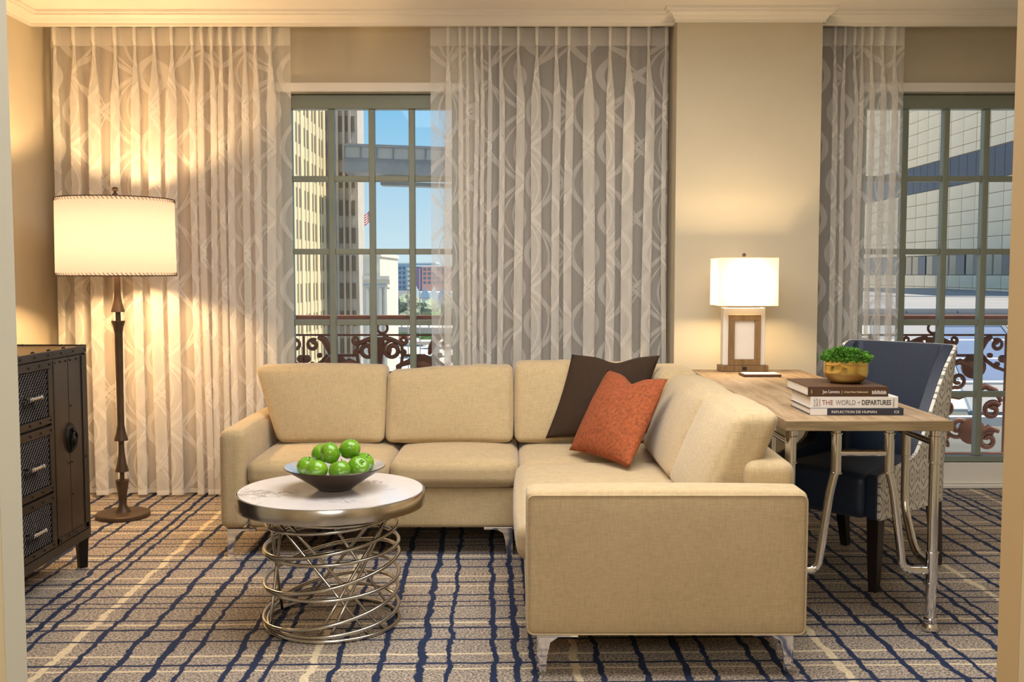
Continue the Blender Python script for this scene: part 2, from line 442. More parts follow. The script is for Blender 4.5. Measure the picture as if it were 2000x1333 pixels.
# exterior
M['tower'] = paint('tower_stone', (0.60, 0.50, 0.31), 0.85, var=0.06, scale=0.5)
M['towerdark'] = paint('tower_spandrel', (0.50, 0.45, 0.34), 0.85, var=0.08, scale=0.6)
M['towergrey'] = paint('tower_stone_painted_shade', (0.42, 0.38, 0.34), 0.85, var=0.08, scale=0.6)  # greyed tower stone, the wing's shade is put into the colour
M['winglass'] = paint('tower_window_glass', (0.16, 0.13, 0.10), 0.35, var=0.2, scale=0.4)
M['bridge'] = paint('bridge_steel', (0.20, 0.23, 0.27), 0.6, var=0.12, scale=0.3)
M['bridgepanel'] = paint('bridge_panel', (0.36, 0.39, 0.41), 0.6, var=0.08, scale=0.4)
M['pale'] = paint('pale_stucco', (0.62, 0.58, 0.50), 0.85, var=0.04, scale=0.4)
M['apart'] = paint('apartment_wall', (0.26, 0.38, 0.48), 0.8, var=0.08, scale=0.1)
M['apartlight'] = paint('apartment_balcony', (0.60, 0.70, 0.74), 0.8, var=0.05, scale=0.1)
M['apartwin'] = paint('apartment_window', (0.10, 0.17, 0.25), 0.4, var=0.2, scale=0.3)
M['pink'] = paint('pink_block_wall', (0.62, 0.33, 0.28), 0.8, var=0.05, scale=0.2)
M['purple'] = paint('plum_block_wall', (0.22, 0.17, 0.30), 0.8, var=0.05, scale=0.2)
M['ground'] = paint('street_ground', (0.50, 0.48, 0.45), 0.9, var=0.15, scale=0.05)
M['concrete'] = paint('pale_concrete', (0.46, 0.45, 0.44), 0.8, var=0.05, scale=0.3)
M['stone'] = paint('limestone_panel', (0.95, 0.77, 0.55), 0.7, var=0.05, scale=0.6)
M['joint'] = paint('panel_joint', (0.38, 0.33, 0.28), 0.9)
M['ribbon'] = paint('ribbon_glass', (0.10, 0.105, 0.135), 0.25, var=0.15, scale=0.5)
M['ribbonbeige'] = paint('roller_blind', (0.62, 0.50, 0.36), 0.8, var=0.1, scale=0.5)
M['zinc'] = paint('zinc_roof', (0.27, 0.255, 0.25), 0.5, 0.0, var=0.08, scale=0.3)
M['zincdark'] = paint('roof_seam', (0.16, 0.15, 0.16), 0.6)
M['sky_glass'] = paint('skylight_glass', (0.12, 0.17, 0.30), 0.25, 0.0, var=0.1, scale=0.4)
M['tree1'] = paint('tree_green', (0.10, 0.20, 0.07), 0.9, var=0.4, scale=0.6)
M['tree2'] = paint('tree_grey_green', (0.24, 0.28, 0.20), 0.9, var=0.3, scale=0.5)
M['bark'] = paint('tree_bark', (0.12, 0.09, 0.06), 0.9)
M['palm'] = paint('palm_green', (0.10, 0.22, 0.10), 0.7, var=0.3, scale=3)
M['flagred'] = paint('flag_red', (0.45, 0.06, 0.09), 0.8); M['flagblue'] = paint('flag_blue', (0.05, 0.07, 0.22), 0.8); M['flagwhite'] = paint('flag_white', (0.75, 0.75, 0.78), 0.8)
for k in ('car_white', 'car_red', 'car_dark'):
    M[k] = paint(k, {'car_white': (0.7, 0.7, 0.7), 'car_red': (0.4, 0.08, 0.06), 'car_dark': (0.06, 0.07, 0.09)}[k], 0.3)

# ------------------------------------------------------------------ room shell
XL, XR, YB, ZC = -2.70, 3.42, 6.15, 2.762
sbox('floor', M['carpet'], [(-3.2, 4.0, -2.2, 6.30, -0.12, 0.0)])
sbox('ceiling', M['ceiling'], [(-3.2, 4.0, -2.2, 6.45, ZC, ZC+0.12)])
sbox('wall_left', M['wall'], [(XL-0.15, XL, 1.55, 6.40, 0, ZC)])
sbox('wall_right', M['wall'], [(XR, XR+0.15, 1.55, 6.40, 0, ZC)])
W1 = (-1.375, -0.305); W2 = (2.065, 3.14)
sbox('wall_back', M['wall'], [(XL, W1[0], YB, 6.40, 0, ZC), (W1[1], W2[0], YB, 6.40, 0, ZC), (W2[1], XR, YB, 6.40, 0, ZC),
                              (W1[0], W1[1], YB, 6.40, 2.37, ZC), (W2[0], W2[1], YB, 6.40, 2.37, ZC)])
sbox('wall_pilaster', M['wall'], [(0.912, 1.715, 5.75, YB-0.001, 0, ZC)])
JX = 0.785
sbox('wall_front', M['hall'], [(XL-0.15, -JX, 1.36, 1.55, 0, ZC), (JX, XR+0.15, 1.36, 1.55, 0, ZC), (-JX, JX, 1.36, 1.55, 2.36, ZC)])
sbox('trim_1', M['casing'], [(-JX-0.11, -JX, 1.552, 1.62, 0, 2.45), (-JX, JX, 1.552, 1.62, 2.36, 2.45)])
sbox('trim_4', M['tan'], [(JX, JX+0.11, 1.552, 1.62, 0, 2.45)])  # right casing in tan: warm lamplight painted into its colour
sbox('wall_hall_left', M['hall'], [(-1.75, -1.60, -2.2, 1.36, 0, ZC)])
sbox('wall_hall_right', M['hall'], [(1.60, 1.75, -2.2, 1.36, 0, ZC)])
sbox('wall_hall_back', M['hall'], [(-1.60, 1.60, -2.2, -2.05, 0, ZC)])
sbox('baseboard_left', M['white'], [(XL+0.001, XL+0.016, 1.64, 6.14, 0.001, 0.11)])
# curtain pelmet boards carrying the crown
sbox('trim_2', M['white'], [(XL, 0.912, 5.83, 5.86, 2.688, ZC), (1.715, XR, 5.83, 5.86, 2.688, ZC)])

def crown(name, path):
    """profile swept along a polyline of (x, y, inward dx, dy)"""
    prof = [(0.0, 0.0), (0.014, 0.0), (0.014, 0.014), (0.020, 0.018), (0.030, 0.034), (0.046, 0.046), (0.056, 0.048), (0.056, 0.058), (0.066, 0.062), (0.066, 0.0765), (0.0, 0.0765)]
    bm = bmesh.new(); rows = []
    for x, y, dx, dy in path:
        rows.append([bm.verts.new((x+dx*a, y+dy*a, ZC-0.077+b)) for a, b in prof])
    for A, B in zip(rows, rows[1:]):
        for k in range(len(prof)):
            bm.faces.new((A[k], A[(k+1) % len(prof)], B[(k+1) % len(prof)], B[k]))
    for R in (rows[0], rows[-1]): bm.faces.new(R)
    return struct(name, bm, M['white'])
crown('trim_3', [(XL, 1.56, 1, 0), (XL, 5.83, 1, -1), (0.912, 5.83, -1, -1), (0.912, 5.75, -1, -1), (1.715, 5.75, 1, -1), (1.715, 5.83, 1, -1), (XR, 5.83, -1, -1), (XR, 1.56, -1, 0)])

# windows
def window(name, X0, X1, mull):
    r = bpy.data.objects.new(name, None); col.objects.link(r); r.location = ((X0+X1)/2, 6.22, 0); r['kind'] = 'structure'
    ox = (X0+X1)/2
    def P(nm, m, x0, x1, y0, y1, z0, z1, bevel=0.004): return box(nm, m, x0-ox, x1-ox, y0-6.22, y1-6.22, z0, z1, r, bevel)
    ya, yb = 6.185, 6.255
    P('stile', M['frame'], X0, X0+0.055, ya, yb, 0.155, 2.366); P('stile', M['frame'], X1-0.055, X1, ya, yb, 0.155, 2.366)
    P('head_rail', M['frame'], X0+0.056, X1-0.056, ya, yb, 2.284, 2.366); P('bottom_rail', M['frame'], X0+0.056, X1-0.056, ya, yb, 0.156, 0.19)
    P('sill_panel', M['white'], X0, X1, 6.165, 6.26, 0.024, 0.152); P('threshold', M['white'], X0, X1, 6.14, 6.27, 0.0, 0.022)
    P('head_trim', M['white'], X0-0.02, X1+0.02, 6.11, 6.148, 2.372, 2.425)
    xs = [X0+0.055]+mull+[X1-0.055]; zs = [0.19, 0.568, 1.006, 1.435, 1.871, 2.284]
    for m in mull: P('muntin', M['frame'], m-0.018, m+0.018, ya+0.008, yb-0.008, 0.191, 2.283)
    for i in range(len(xs)-1):
        a = xs[i]+(0.0181 if i else 0.001); b = xs[i+1]-(0.0181 if i < len(xs)-2 else 0.001)
        for z in zs[1:-1]: P('glazing_bar', M['frame'], a, b, ya+0.012, yb-0.012, z-0.017, z+0.017)
        for z0, z1 in zip(zs, zs[1:]):
            P('pane', M['glass'], a+0.002, b-0.002, 6.218, 6.222, z0+(0.018 if z0 > 0.2 else 0.002), z1-(0.018 if z1 < 2.2 else 0.002), bevel=0)
    return r
window('window_1', W1[0], W1[1], [-1.084, -0.841, -0.601])
window('window_2', W2[0], W2[1], [2.356, 2.602, 2.843])

# ------------------------------------------------------------------ curtains
def drape(name, label, x0, x1, per, y=6.03, z0=0.03, z1=2.70, seed=0, m=None):
    bm = bmesh.new(); N = int((x1-x0)/0.008); rows = []
    for j in range(7):
        z = z0+(z1-z0)*j/6; row = []
        for i in range(N+1):
            x = x0+(x1-x0)*i/N
            wv = x+0.02*noise.noise(Vector((x*4, seed, z*0.3)))
            yy = y+0.038*math.sin(2*PI*wv/per)+0.010*noise.noise(Vector((x*9, z*0.5, seed)))
            row.append(bm.verts.new((x+0.012*math.cos(2*PI*wv/per+0.8), yy, z)))
        rows.append(row)
    for A, B in zip(rows, rows[1:]):
        for i in range(N): bm.faces.new((A[i], A[i+1], B[i+1], B[i]))
    o = obj(name, bm, m or M['drape'], smooth=True)
    s = o.modifiers.new('thick', 'SOLIDIFY'); s.thickness = 0.003
    return tag(o, label, 'curtain')
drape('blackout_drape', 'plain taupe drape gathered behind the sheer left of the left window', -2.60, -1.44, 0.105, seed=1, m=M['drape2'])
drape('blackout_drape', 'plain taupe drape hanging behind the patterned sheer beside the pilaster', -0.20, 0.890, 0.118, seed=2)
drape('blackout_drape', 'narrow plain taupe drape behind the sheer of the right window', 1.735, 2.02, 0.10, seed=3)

def sheer(name, label, pleats, x0, x1, y=5.925, z0=0.02, seed=0, uoff=0.0, wmax=0.060):
    rnd = random.Random(seed)
    zs = [z0, 0.35, 0.8, 1.25, 1.7, 2.05, 2.3, 2.45, 2.54, 2.60, 2.625, 2.665, 2.70]
    gaps = [min((pleats[i+1]-pleats[i]) if i < len(pleats)-1 else x1-pleats[i]+0.04, (pleats[i]-pleats[i-1]) if i else pleats[i]-x0+0.04) for i in range(len(pleats))]
    par = [(p, min(wmax, g*0.60)*rnd.uniform(0.80, 1.15), rnd.uniform(-0.25, 0.25), rnd.uniform(0, 9)) for p, g in zip(pleats, gaps)]
    FN = 24
    def line(z):
        top = max(0.0, min(1.0, (2.58-z)/0.35)); top = top*top*(3-2*top)
        if z > 2.61: top = 0.10
        pts = []; prev = x0
        for i, (p, w, lean, sd) in enumerate(par):
            ww = 0.014+(w-0.014)*top; d = 0.020+0.040*top*(w/0.060)
            if z > 2.61: ww = 0.018; d = 0.03
            xc = p+0.012*noise.noise(Vector((sd, z*0.6, 1.0)))*top*2+lean*0.02*top
            a = xc-ww/2
            for k in range(4):
                x = prev+(a-prev)*k/4
                pts.append((x, y+0.006*math.sin(k/4*PI)+0.006*noise.noise(Vector((x*6, z, seed)))))
            for k in range(FN):
                th = k/FN
                xx = 0.5-0.5*math.cos(3*PI*th); q = th/0.62 if th < 0.62 else (1-th)/0.38
                pts.append((xc+ww*(xx-0.5), y-d*math.sin(q*PI/2)*(1+0.15*lean)))
            prev = xc+ww/2
        for k in range(5):
            x = prev+(x1-prev)*k/4
            pts.append((x, y+0.004*math.sin(k*1.7)))
        return pts
    ref = line(1.25); us = [0.0]
    for a, b in zip(ref, ref[1:]): us.append(us[-1]+math.hypot(b[0]-a[0], b[1]-a[1])*0.70)
    bm = bmesh.new(); uvl = bm.loops.layers.uv.new('UVMap'); rows = []
    for z in zs:
        rows.append([(bm.verts.new((p[0], p[1], z)), us[i]+uoff, z) for i, p in enumerate(line(z))])
    for A, B in zip(rows, rows[1:]):
        for i in range(len(A)-1):
            q = (A[i], A[i+1], B[i+1], B[i])
            f = bm.faces.new([t[0] for t in q])
            for lp, t in zip(f.loops, q): lp[uvl].uv = (t[1], t[2])
    me = bpy.data.meshes.new(name); bm.to_mesh(me); bm.free()
    o = obj_me(name, me, M['sheer'], smooth=True)
    return tag(o, label, 'curtain')
fx = 5.92/2000*1.032
def px2x(L): return [round((p-1000)*fx*0.968, 3) for p in L]
sheer('sheer_curtain', 'swirl-patterned sheer in golden lamplight behind the floor lamp', px2x([122, 159, 197, 238, 276, 313, 347, 386, 405, 423, 441, 460, 487, 507, 535]), -2.625, -1.262, seed=4)
sheer('sheer_curtain', 'wide swirl-patterned sheer between the left window and the pilaster', px2x([877, 900, 914, 928, 942, 957, 978, 1012, 1048, 1085, 1109, 1148, 1188, 1223, 1262, 1296]), -0.465, 0.893, seed=5, uoff=0.15)
sheer('sheer_curtain', 'narrow swirl-patterned sheer right of the pilaster behind the desk', px2x([1620, 1639, 1657, 1672, 1690, 1712, 1735]), 1.745, 2.235, seed=6, uoff=0.08)

# ------------------------------------------------------------------ sectional sofa
sofa = thing('sectional_sofa', 'beige linen L-shaped sectional sofa with chrome legs', 'sofa', (0, 4.4, 0))
S = M['sofa']; SO = Vector((0, -4.4, 0)); SM = Matrix.Translation(SO)
def sof(name, *a, r=0.03, puff=(0, 0, 0), n=10, shear=None, label=None, m=None):
    bm = bmesh.new(); soft_box(bm, *a, r=r, puff=puff, n=n, mtx=SM, shear=shear)
    return obj(name, bm, m or S, sofa, smooth=True, label=label)
sof('base', -1.21, 0.045, 4.635, 5.50, 0.135, 0.322, r=0.02)
sof('base', 0.048, 0.80, 3.40, 5.50, 0.135, 0.322, r=0.02)
sof('arm', -1.335, -1.215, 4.605, 5.50, 0.135, 0.592, r=0.038, puff=(0.008, 0.0, 0.006))
arm = sof('arm', 0.045, 0.948, 3.225, 3.375, 0.135, 0.606, r=0.024, puff=(0.0, 0.008, 0.008))
sof('backrest', -1.21, 0.948, 5.33, 5.53, 0.325, 0.70, r=0.03)
sof('backrest', 0.78, 0.95, 3.38, 5.325, 0.135, 0.672, r=0.040, puff=(0, 0, 0.008), shear=lambda p: Vector((p.x, p.y, p.z+(0.030*(p.y-3.38)/1.9 if p.z > 0.4 else 0))))
# seat cushions
sof('seat_cushion', -1.21, -0.562, 4.600, 5.30, 0.325, 0.452, r=0.045, puff=(0.004, 0.012, 0.018))
sof('seat_cushion', -0.556, 0.028, 4.600, 5.30, 0.325, 0.456, r=0.045, puff=(0.004, 0.012, 0.018))
sof('seat_cushion', 0.034, 0.79, 4.545, 5.30, 0.325, 0.456, r=0.045, puff=(0.004, 0.010, 0.016))
sof('seat_cushion', 0.016, 0.79, 3.382, 4.54, 0.325, 0.462, r=0.05, puff=(0.012, 0.004, 0.016))
def loop(bm, pts, r): add_tube(bm, pts, r, 6, closed=True)
# back cushions of the long section lean backwards
def back_cushion(x0, x1, ztop, flare=0.0, tilt=0.0, sag=0.012):
    def sh(p):
        t = (p.z-0.47)/0.36
        q = p.copy(); q.y += 0.20*t*0.62; q.z += tilt*(p.x-(x0+x1)/2)/(x1-x0)*max(0, t)
        q.x -= flare*max(0, t)*max(0, min(1, (x1-p.x)/(x1-x0)))
        q.z += 0.006*noise.noise(Vector((p.x*9, 3, 1)))*max(0, t)
        return q
    return sof('back_cushion', x0, x1, 4.985, 5.165, 0.470, ztop, r=0.032, puff=(0.006, 0.03, 0.010), n=12, shear=sh)
back_cushion(-1.155, -0.632, 0.835, flare=0.135)
back_cushion(-0.624, 0.004, 0.822, tilt=0.030)
back_cushion(0.014, 0.66, 0.850, tilt=-0.01)
def side_cushion(y0, y1, ztop, sag=0.0):
    def sh(p):
        t = (p.z-0.48)/0.36; q = p.copy(); q.x += 0.155*t
        q.z += 0.008*noise.noise(Vector((p.y*8, 7, 2)))*max(0, t)
        return q
    return sof('back_cushion', 0.615, 0.765, y0, y1, 0.478, ztop, r=0.036, puff=(0.030, 0.008, 0.012), n=12, shear=sh)
side_cushion(3.425, 4.040, 0.828); side_cushion(4.050, 4.86, 0.822)
sof('back_cushion', 0.70, 0.905, 4.875, 5.32, 0.46, 0.832, r=0.05, puff=(0.015, 0.012, 0.014))
# piping seam on the near arm and left arm
bm = bmesh.new()
def rrect_xz(x0, x1, z0, z1, y, r=0.02):
    pts = []
    for cx, cz, a0 in ((x1-r, z1-r, 0), (x0+r, z1-r, PI/2), (x0+r, z0+r, PI), (x1-r, z0+r, 1.5*PI)):
        for k in range(5): a = a0+k*PI/8; pts.append((cx+r*math.cos(a), y-4.4, cz+r*math.sin(a)))
    return pts
loop(bm, rrect_xz(0.050, 0.943, 0.142, 0.594, 3.2245), 0.0028); obj('piping', bm, S, arm, smooth=True)
# chrome legs: angled plate with a tapering blade
def sofa_leg(x, y, sx, sy):
    bm = bmesh.new()
    add_box(bm, min(x, x+sx*0.13), max(x, x+sx*0.13), y-0.012, y+0.012, 0.124, 0.135)
    add_box(bm, x-0.012, x+0.012, min(y, y+sy*0.13), max(y, y+sy*0.13), 0.124, 0.135)
    for ax in (0, 1):
        d = sx if ax == 0 else sy
        prof = [(0, 0.126), (0.075, 0.126), (0.040, 0.104), (0.030, 0.06), (0.026, 0.0), (0.004, 0.0)]
        va, vb = [], []
        for a, z in prof:
            for lst, off in ((va, -0.004), (vb, 0.004)):
                p = (x+d*a, y+off, z) if ax == 0 else (x+off, y+d*a, z)
                lst.append(bm.verts.new(p))
        bm.faces.new(va); bm.faces.new(list(reversed(vb)))
        for k in range(len(prof)): bm.faces.new((va[k], va[(k+1) % 6], vb[(k+1) % 6], vb[k]))
    for v in bm.verts: v.co += SO
    return obj('leg', bm, M['chrome'], sofa, bevel=0.0015)
sofa_leg(-1.305, 4.635, 1, 1); sofa_leg(0.085, 3.26, 1, 1); sofa_leg(0.915, 3.27, -1, 1); sofa_leg(0.0, 4.66, -1, 1)
sofa_leg(-1.305, 5.47, 1, -1); sofa_leg(0.915, 5.47, -1, -1)

def throw_pillow(name, label, c00, e1, e2, mat, thick=0.085, dent=0.0, seed=0):
    """square pillow spanned by edge vectors e1, e2 from corner c00; pointed corners"""
    c00, e1, e2 = Vector(c00), Vector(e1), Vector(e2); nrm = e1.cross(e2).normalized()
    N = 26; bm = bmesh.new(); g = {}
    ctr = c00+(e1+e2)/2
    for side in (1, -1):
        for i in range(N+1):
            for j in range(N+1):
                a = 2*i/N-1; b = 2*j/N-1
                edge = (i in (0, N) or j in (0, N))
                if side < 0 and edge: g[(side, i, j)] = g[(1, i, j)]; continue
                k = 0.055
                aa = a*(1-k*(1-b*b)); bb = b*(1-k*(1-a*a))
                t = ((1-a*a)*(1-b*b))**0.55*thick
                wr = 0.010*noise.noise(Vector((a*2.2+seed, b*2.2, side*3)))*(1-a*a)*(1-b*b)
                dn = dent*math.exp(-((a-0.05)**2*9))*max(0, b)**1.3 if dent else 0
                p = ctr+e1*aa/2+e2*(bb/2)-e2.normalized()*dn*0.9+nrm*side*(t+wr)
                if side > 0 and dent: p -= nrm*dn*0.2
                g[(side, i, j)] = bm.verts.new(p)
        for i in range(N):
            for j in range(N):
                q = [g[(side, i, j)], g[(side, i+1, j)], g[(side, i+1, j+1)], g[(side, i, j+1)]]
                bm.faces.new(q if side > 0 else q[::-1])
    o = obj(name, bm, mat, smooth=True)
    return tag(o, label, 'pillow')
throw_pillow('throw_pillow', 'rust orange velvet throw pillow leaning in front of the brown one', (0.262, 4.665, 0.492), (0.227, -0.44, 0.0), (0.200, 0.275, 0.345), M['rust'], 0.075, dent=0.05, seed=2)
throw_pillow('throw_pillow', 'dark brown velvet throw pillow in the sofa corner behind the rust one', (0.163, 4.95, 0.500), (0.43, -0.06, 0.0), (0.135, 0.13, 0.40), M['brown'], 0.062, dent=0.032, seed=9)

# ------------------------------------------------------------------ coffee table with bowl of apples
ct = thing('coffee_table', 'round marble-topped coffee table on a coil of steel rings', 'table', (-0.673, 3.77, 0))
bm = bmesh.new(); add_lathe(bm, [(0.02, 0.485), (0.335, 0.485), (0.341, 0.492), (0.339, 0.500), (0.02, 0.5005)], n=72); obj('tabletop', bm, M['marble'], ct, smooth='auto')
bm = bmesh.new(); add_lathe(bm, [(0.30, 0.445), (0.346, 0.445), (0.347, 0.449), (0.347, 0.496), (0.345, 0.499), (0.342, 0.499), (0.342, 0.484), (0.30, 0.484)], n=72, caps=False); obj('steel_rim', bm, M['steel'], ct, smooth='auto')
bm = bmesh.new(); add_lathe(bm, [(0.02, 0.446), (0.298, 0.446), (0.298, 0.482), (0.02, 0.482)], n=40); obj('underside', bm, M['blackish'], ct, smooth='auto')
def ring(R, zc, tilt, az, off=(0, 0), r=0.0072):
    bm = bmesh.new(); pts = []
    for k in range(64):
        a = 2*PI*k/64; x, y = R*math.cos(a), R*math.sin(a)
        z = zc+tilt*(math.cos(az)*x+math.sin(az)*y)
        pts.append((x+off[0], y+off[1], z))
    add_tube(bm, pts, r, 8, closed=True); obj('ring', bm, M['steel'], ct, smooth=True)
R0 = 0.248
ring(R0, 0.008, 0.0, 0); ring(R0-0.006, 0.045, 0.11, 1.0, (0.004, 0.0)); ring(R0, 0.082, 0.20, 0.5, (-0.004, 0.0))
ring(R0, 0.175, 0.09, 1.3); ring(R0, 0.212, 0.21, 0.45, (0.0, 0.004))
ring(R0, 0.296, 0.07, 1.2); ring(R0-0.002, 0.330, 0.17, 0.4)
ring(R0-0.01, 0.400, 0.07, 0.5); ring(R0-0.012, 0.420, 0.04, 2.6)
def strut(a0, a1, r=0.006, R=0.236):
    bm = bmesh.new(); p0 = Vector((R*math.cos(a0), R*math.sin(a0), 0.012)); p1 = Vector((R*math.cos(a1), R*math.sin(a1), 0.444))
    add_tube(bm, [p0.lerp(p1, k/4) for k in range(5)], r, 8); obj('strut', bm, M['steel'], ct, smooth=True)
for a0, a1 in ((-0.55, -2.25), (-0.85, -2.75), (-1.65, 0.10), (-1.45, 0.25), (2.7, -2.6), (0.6, 2.1), (2.2, 0.5), (3.6, 2.6)): strut(a0, a1)

bowl = thing('fruit_bowl', 'shallow dark bowl with silvery lining on the coffee table', 'bowl', (-0.658, 3.765, 0.5025))
bm = bmesh.new(); add_lathe(bm, [(0.045, 0.0), (0.062, 0.001), (0.085, 0.018), (0.130, 0.048), (0.180, 0.079), (0.186, 0.084), (0.184, 0.087)], n=56, caps=False)
bm.faces.new([v for v in bm.verts][:56][::-1]); obj('shell', bm, M['blackish'] if False else paint('bowl_dark_glaze', (0.045, 0.026, 0.016), 0.25, 0.2, var=0.2, scale=15), bowl, smooth='auto')
bm = bmesh.new(); add_lathe(bm, [(0.184, 0.0871), (0.176, 0.082), (0.128, 0.055), (0.082, 0.026), (0.04, 0.012), (0.005, 0.010)], n=56, caps=False)
obj('lining', bm, paint('bowl_silver_glaze', (0.72, 0.72, 0.74), 0.16, 0.6, var=0.1, scale=6), bowl, smooth=True)
def apple_bm():
    bm = bmesh.new(); prof = []
    for k in range(19):
        t = PI*k/18
        r = 0.0400*math.sin(t)*(1+0.10*math.cos(t)); z = -0.0365*math.cos(t)
        if k > 12: z -= 0.013*((k-12)/6)**2.2
        if k < 4: z += 0.005*((4-k)/4)**2
        prof.append((max(r, 0.0005), z))
    add_lathe(bm, prof, n=28); return bm
proto_me = None
AP = [(-0.752, 3.742, 0.588, 'green apple at the left end of the fruit bowl'),
      (-0.702, 3.69, 0.586, 'green apple at the front left of the bowl, below the topmost pair'),
      (-0.664, 3.716, 0.626, 'green apple on top of the pile, left of the top pair, calyx towards us'),
      (-0.604, 3.766, 0.631, 'highest green apple on the right of the top pair'),
      (-0.622, 3.672, 0.588, 'green apple at the front centre of the bowl, stem up'),
      (-0.556, 3.712, 0.592, 'green apple at the right end of the bowl, stem facing front'),
      (-0.716, 3.828, 0.624, 'green apple peeking out behind the left top apple'),
      (-0.634, 3.752, 0.592, 'green apple deep in the middle of the bowl below the top pair'),
      (-0.545, 3.795, 0.592, 'green apple half hidden behind the right end apple')]
for it in range(60):
    for i in range(9):
        for j in range(i):
            d = Vector(AP[i][:3])-Vector(AP[j][:3]); g_ = 0.0800-d.length
            if g_ > 0:
                d.normalize(); a_ = Vector(AP[i][:3])+d*g_*0.5; b_ = Vector(AP[j][:3])-d*g_*0.5
                AP[i] = (*a_, AP[i][3]); AP[j] = (*b_, AP[j][3])
    for i in range(9):
        x, y, z, lb = AP[i]; rr = math.hypot(x+0.658, y-3.765)
        if rr > 0.108 and z < 0.60: x, y = -0.658+(x+0.658)*0.108/rr, 3.765+(y-3.765)*0.108/rr; rr = 0.108
        z = max(z, 0.5025+0.010+0.52*max(0, rr-0.03)+0.043)
        AP[i] = (x, y, z, lb)
rots = [(0.3, 0.2, 0), (-0.35, 0.3, 1), (1.25, 0.1, 2), (0.5, 0.5, 3), (0.25, 0.0, 4), (0.9, 0.35, 0.4), (0.4, -0.3, 1), (0.2, 0.2, 2), (0.3, 0.5, 0)]
stem_me = None
for (x, y, z, lb), rt in zip(AP, rots):
    if proto_me is None:
        a = obj('apple', apple_bm(), M['apple'], smooth=True); proto_me = a.data
        bm = bmesh.new(); add_tube(bm, [(0, 0, 0.021), (0.001, 0, 0.030), (0.004, 0, 0.040)], [0.0013, 0.0012, 0.0018], 6)
        s = obj('stem', bm, M['stem'], a, smooth=True); stem_me = s.data
    else:
        a = bpy.data.objects.new('apple', proto_me); col.objects.link(a)
        s = bpy.data.objects.new('stem', stem_me); col.objects.link(s); s.parent = a
    a.location = (x, y, z); a.rotation_euler = rt
    tag(a, lb, 'apple', 'green apples in the bowl')

# ------------------------------------------------------------------ floor lamp
fl = thing('floor_lamp', 'tall bronze floor lamp with a stitched drum shade beside the chest', 'lamp', (-2.086, 5.42, 0))
bm = bmesh.new(); add_lathe(bm, [(0.05, 0.0), (0.136, 0.0), (0.140, 0.004), (0.140, 0.020), (0.134, 0.026), (0.05, 0.027)], n=48); obj('base', bm, M['bronze'], fl, smooth='auto')
pole = [(0.040, 0.027), (0.036, 0.036), (0.022, 0.060), (0.020, 0.075), (0.024, 0.130), (0.034, 0.190), (0.034, 0.200), (0.012, 0.201), (0.012, 0.245),
        (0.034, 0.246), (0.034, 0.252), (0.024, 0.290), (0.017, 0.340), (0.015, 0.375), (0.015, 0.412), (0.035, 0.413), (0.035, 0.420), (0.024, 0.458), (0.018, 0.50),
        (0.0185, 0.70), (0.021, 0.90), (0.021, 0.985), (0.026, 1.02), (0.035, 1.046), (0.035, 1.052), (0.0135, 1.053), (0.0135, 1.098), (0.035, 1.099), (0.034, 1.106), (0.022, 1.150), (0.0165, 1.20), (0.0165, 1.42)]
bm = bmesh.new(); add_lathe(bm, pole, n=24); obj('pole', bm, M['bronze'], fl, smooth='auto')
def drum(name, r0, r1, z0, z1, m, parent, n=64):
    bm = bmesh.new(); add_lathe(bm, [(r0, z0), (r1, z1)], n=n, caps=False)
    return obj(name, bm, m, parent, smooth=True)
shade = drum('shade', 0.300, 0.296, 1.292, 1.690, M['shade'], fl)
bm = bmesh.new()
for z, rr in ((1.291, 0.3005), (1.691, 0.2965)):
    add_tube(bm, [(rr*math.cos(2*PI*k/64), rr*math.sin(2*PI*k/64), z) for k in range(64)], 0.0028, 6, closed=True)
for z0, z1, rr in ((1.291, 1.306, 0.3018), (1.675, 1.691, 0.2985)):
    for k in range(88):
        a = 2*PI*k/88; b = a+0.045
        add_tube(bm, [(rr*math.cos(a), rr*math.sin(a), z1), (rr*math.cos(b), rr*math.sin(b), z0)], 0.0016, 4)
obj('stitching', bm, M['bronze'], shade, kind='stuff')
bm = bmesh.new(); add_lathe(bm, [(0.004, 1.55), (0.004, 1.70), (0.010, 1.701), (0.010, 1.708), (0.016, 1.712), (0.014, 1.720), (0.006, 1.728), (0.006, 1.732), (0.015, 1.737), (0.017, 1.744), (0.012, 1.754), (0.002, 1.757)], n=20); obj('finial', bm, M['bronze'], fl, smooth='auto')
bm = bmesh.new()
for k in range(3):
    a = 2*PI*k/3+0.5; add_tube(bm, [(0.004, 0, 1.688), (0.294*math.cos(a), 0.294*math.sin(a), 1.686)], 0.0022, 6)
obj('spider_bracket', bm, M['bronze'], fl)
bm = bmesh.new(); add_lathe(bm, [(0.012, 1.43), (0.016, 1.45), (0.032, 1.50), (0.030, 1.53), (0.012, 1.55), (0.001, 1.552)], n=20); obj('bulb', bm, M['bulb'], fl, smooth=True)
light('floor_lamp_light', 'POINT', (0, 0, 1.48), 128, (1.0, 0.63, 0.29), parent=fl, radius=0.055)

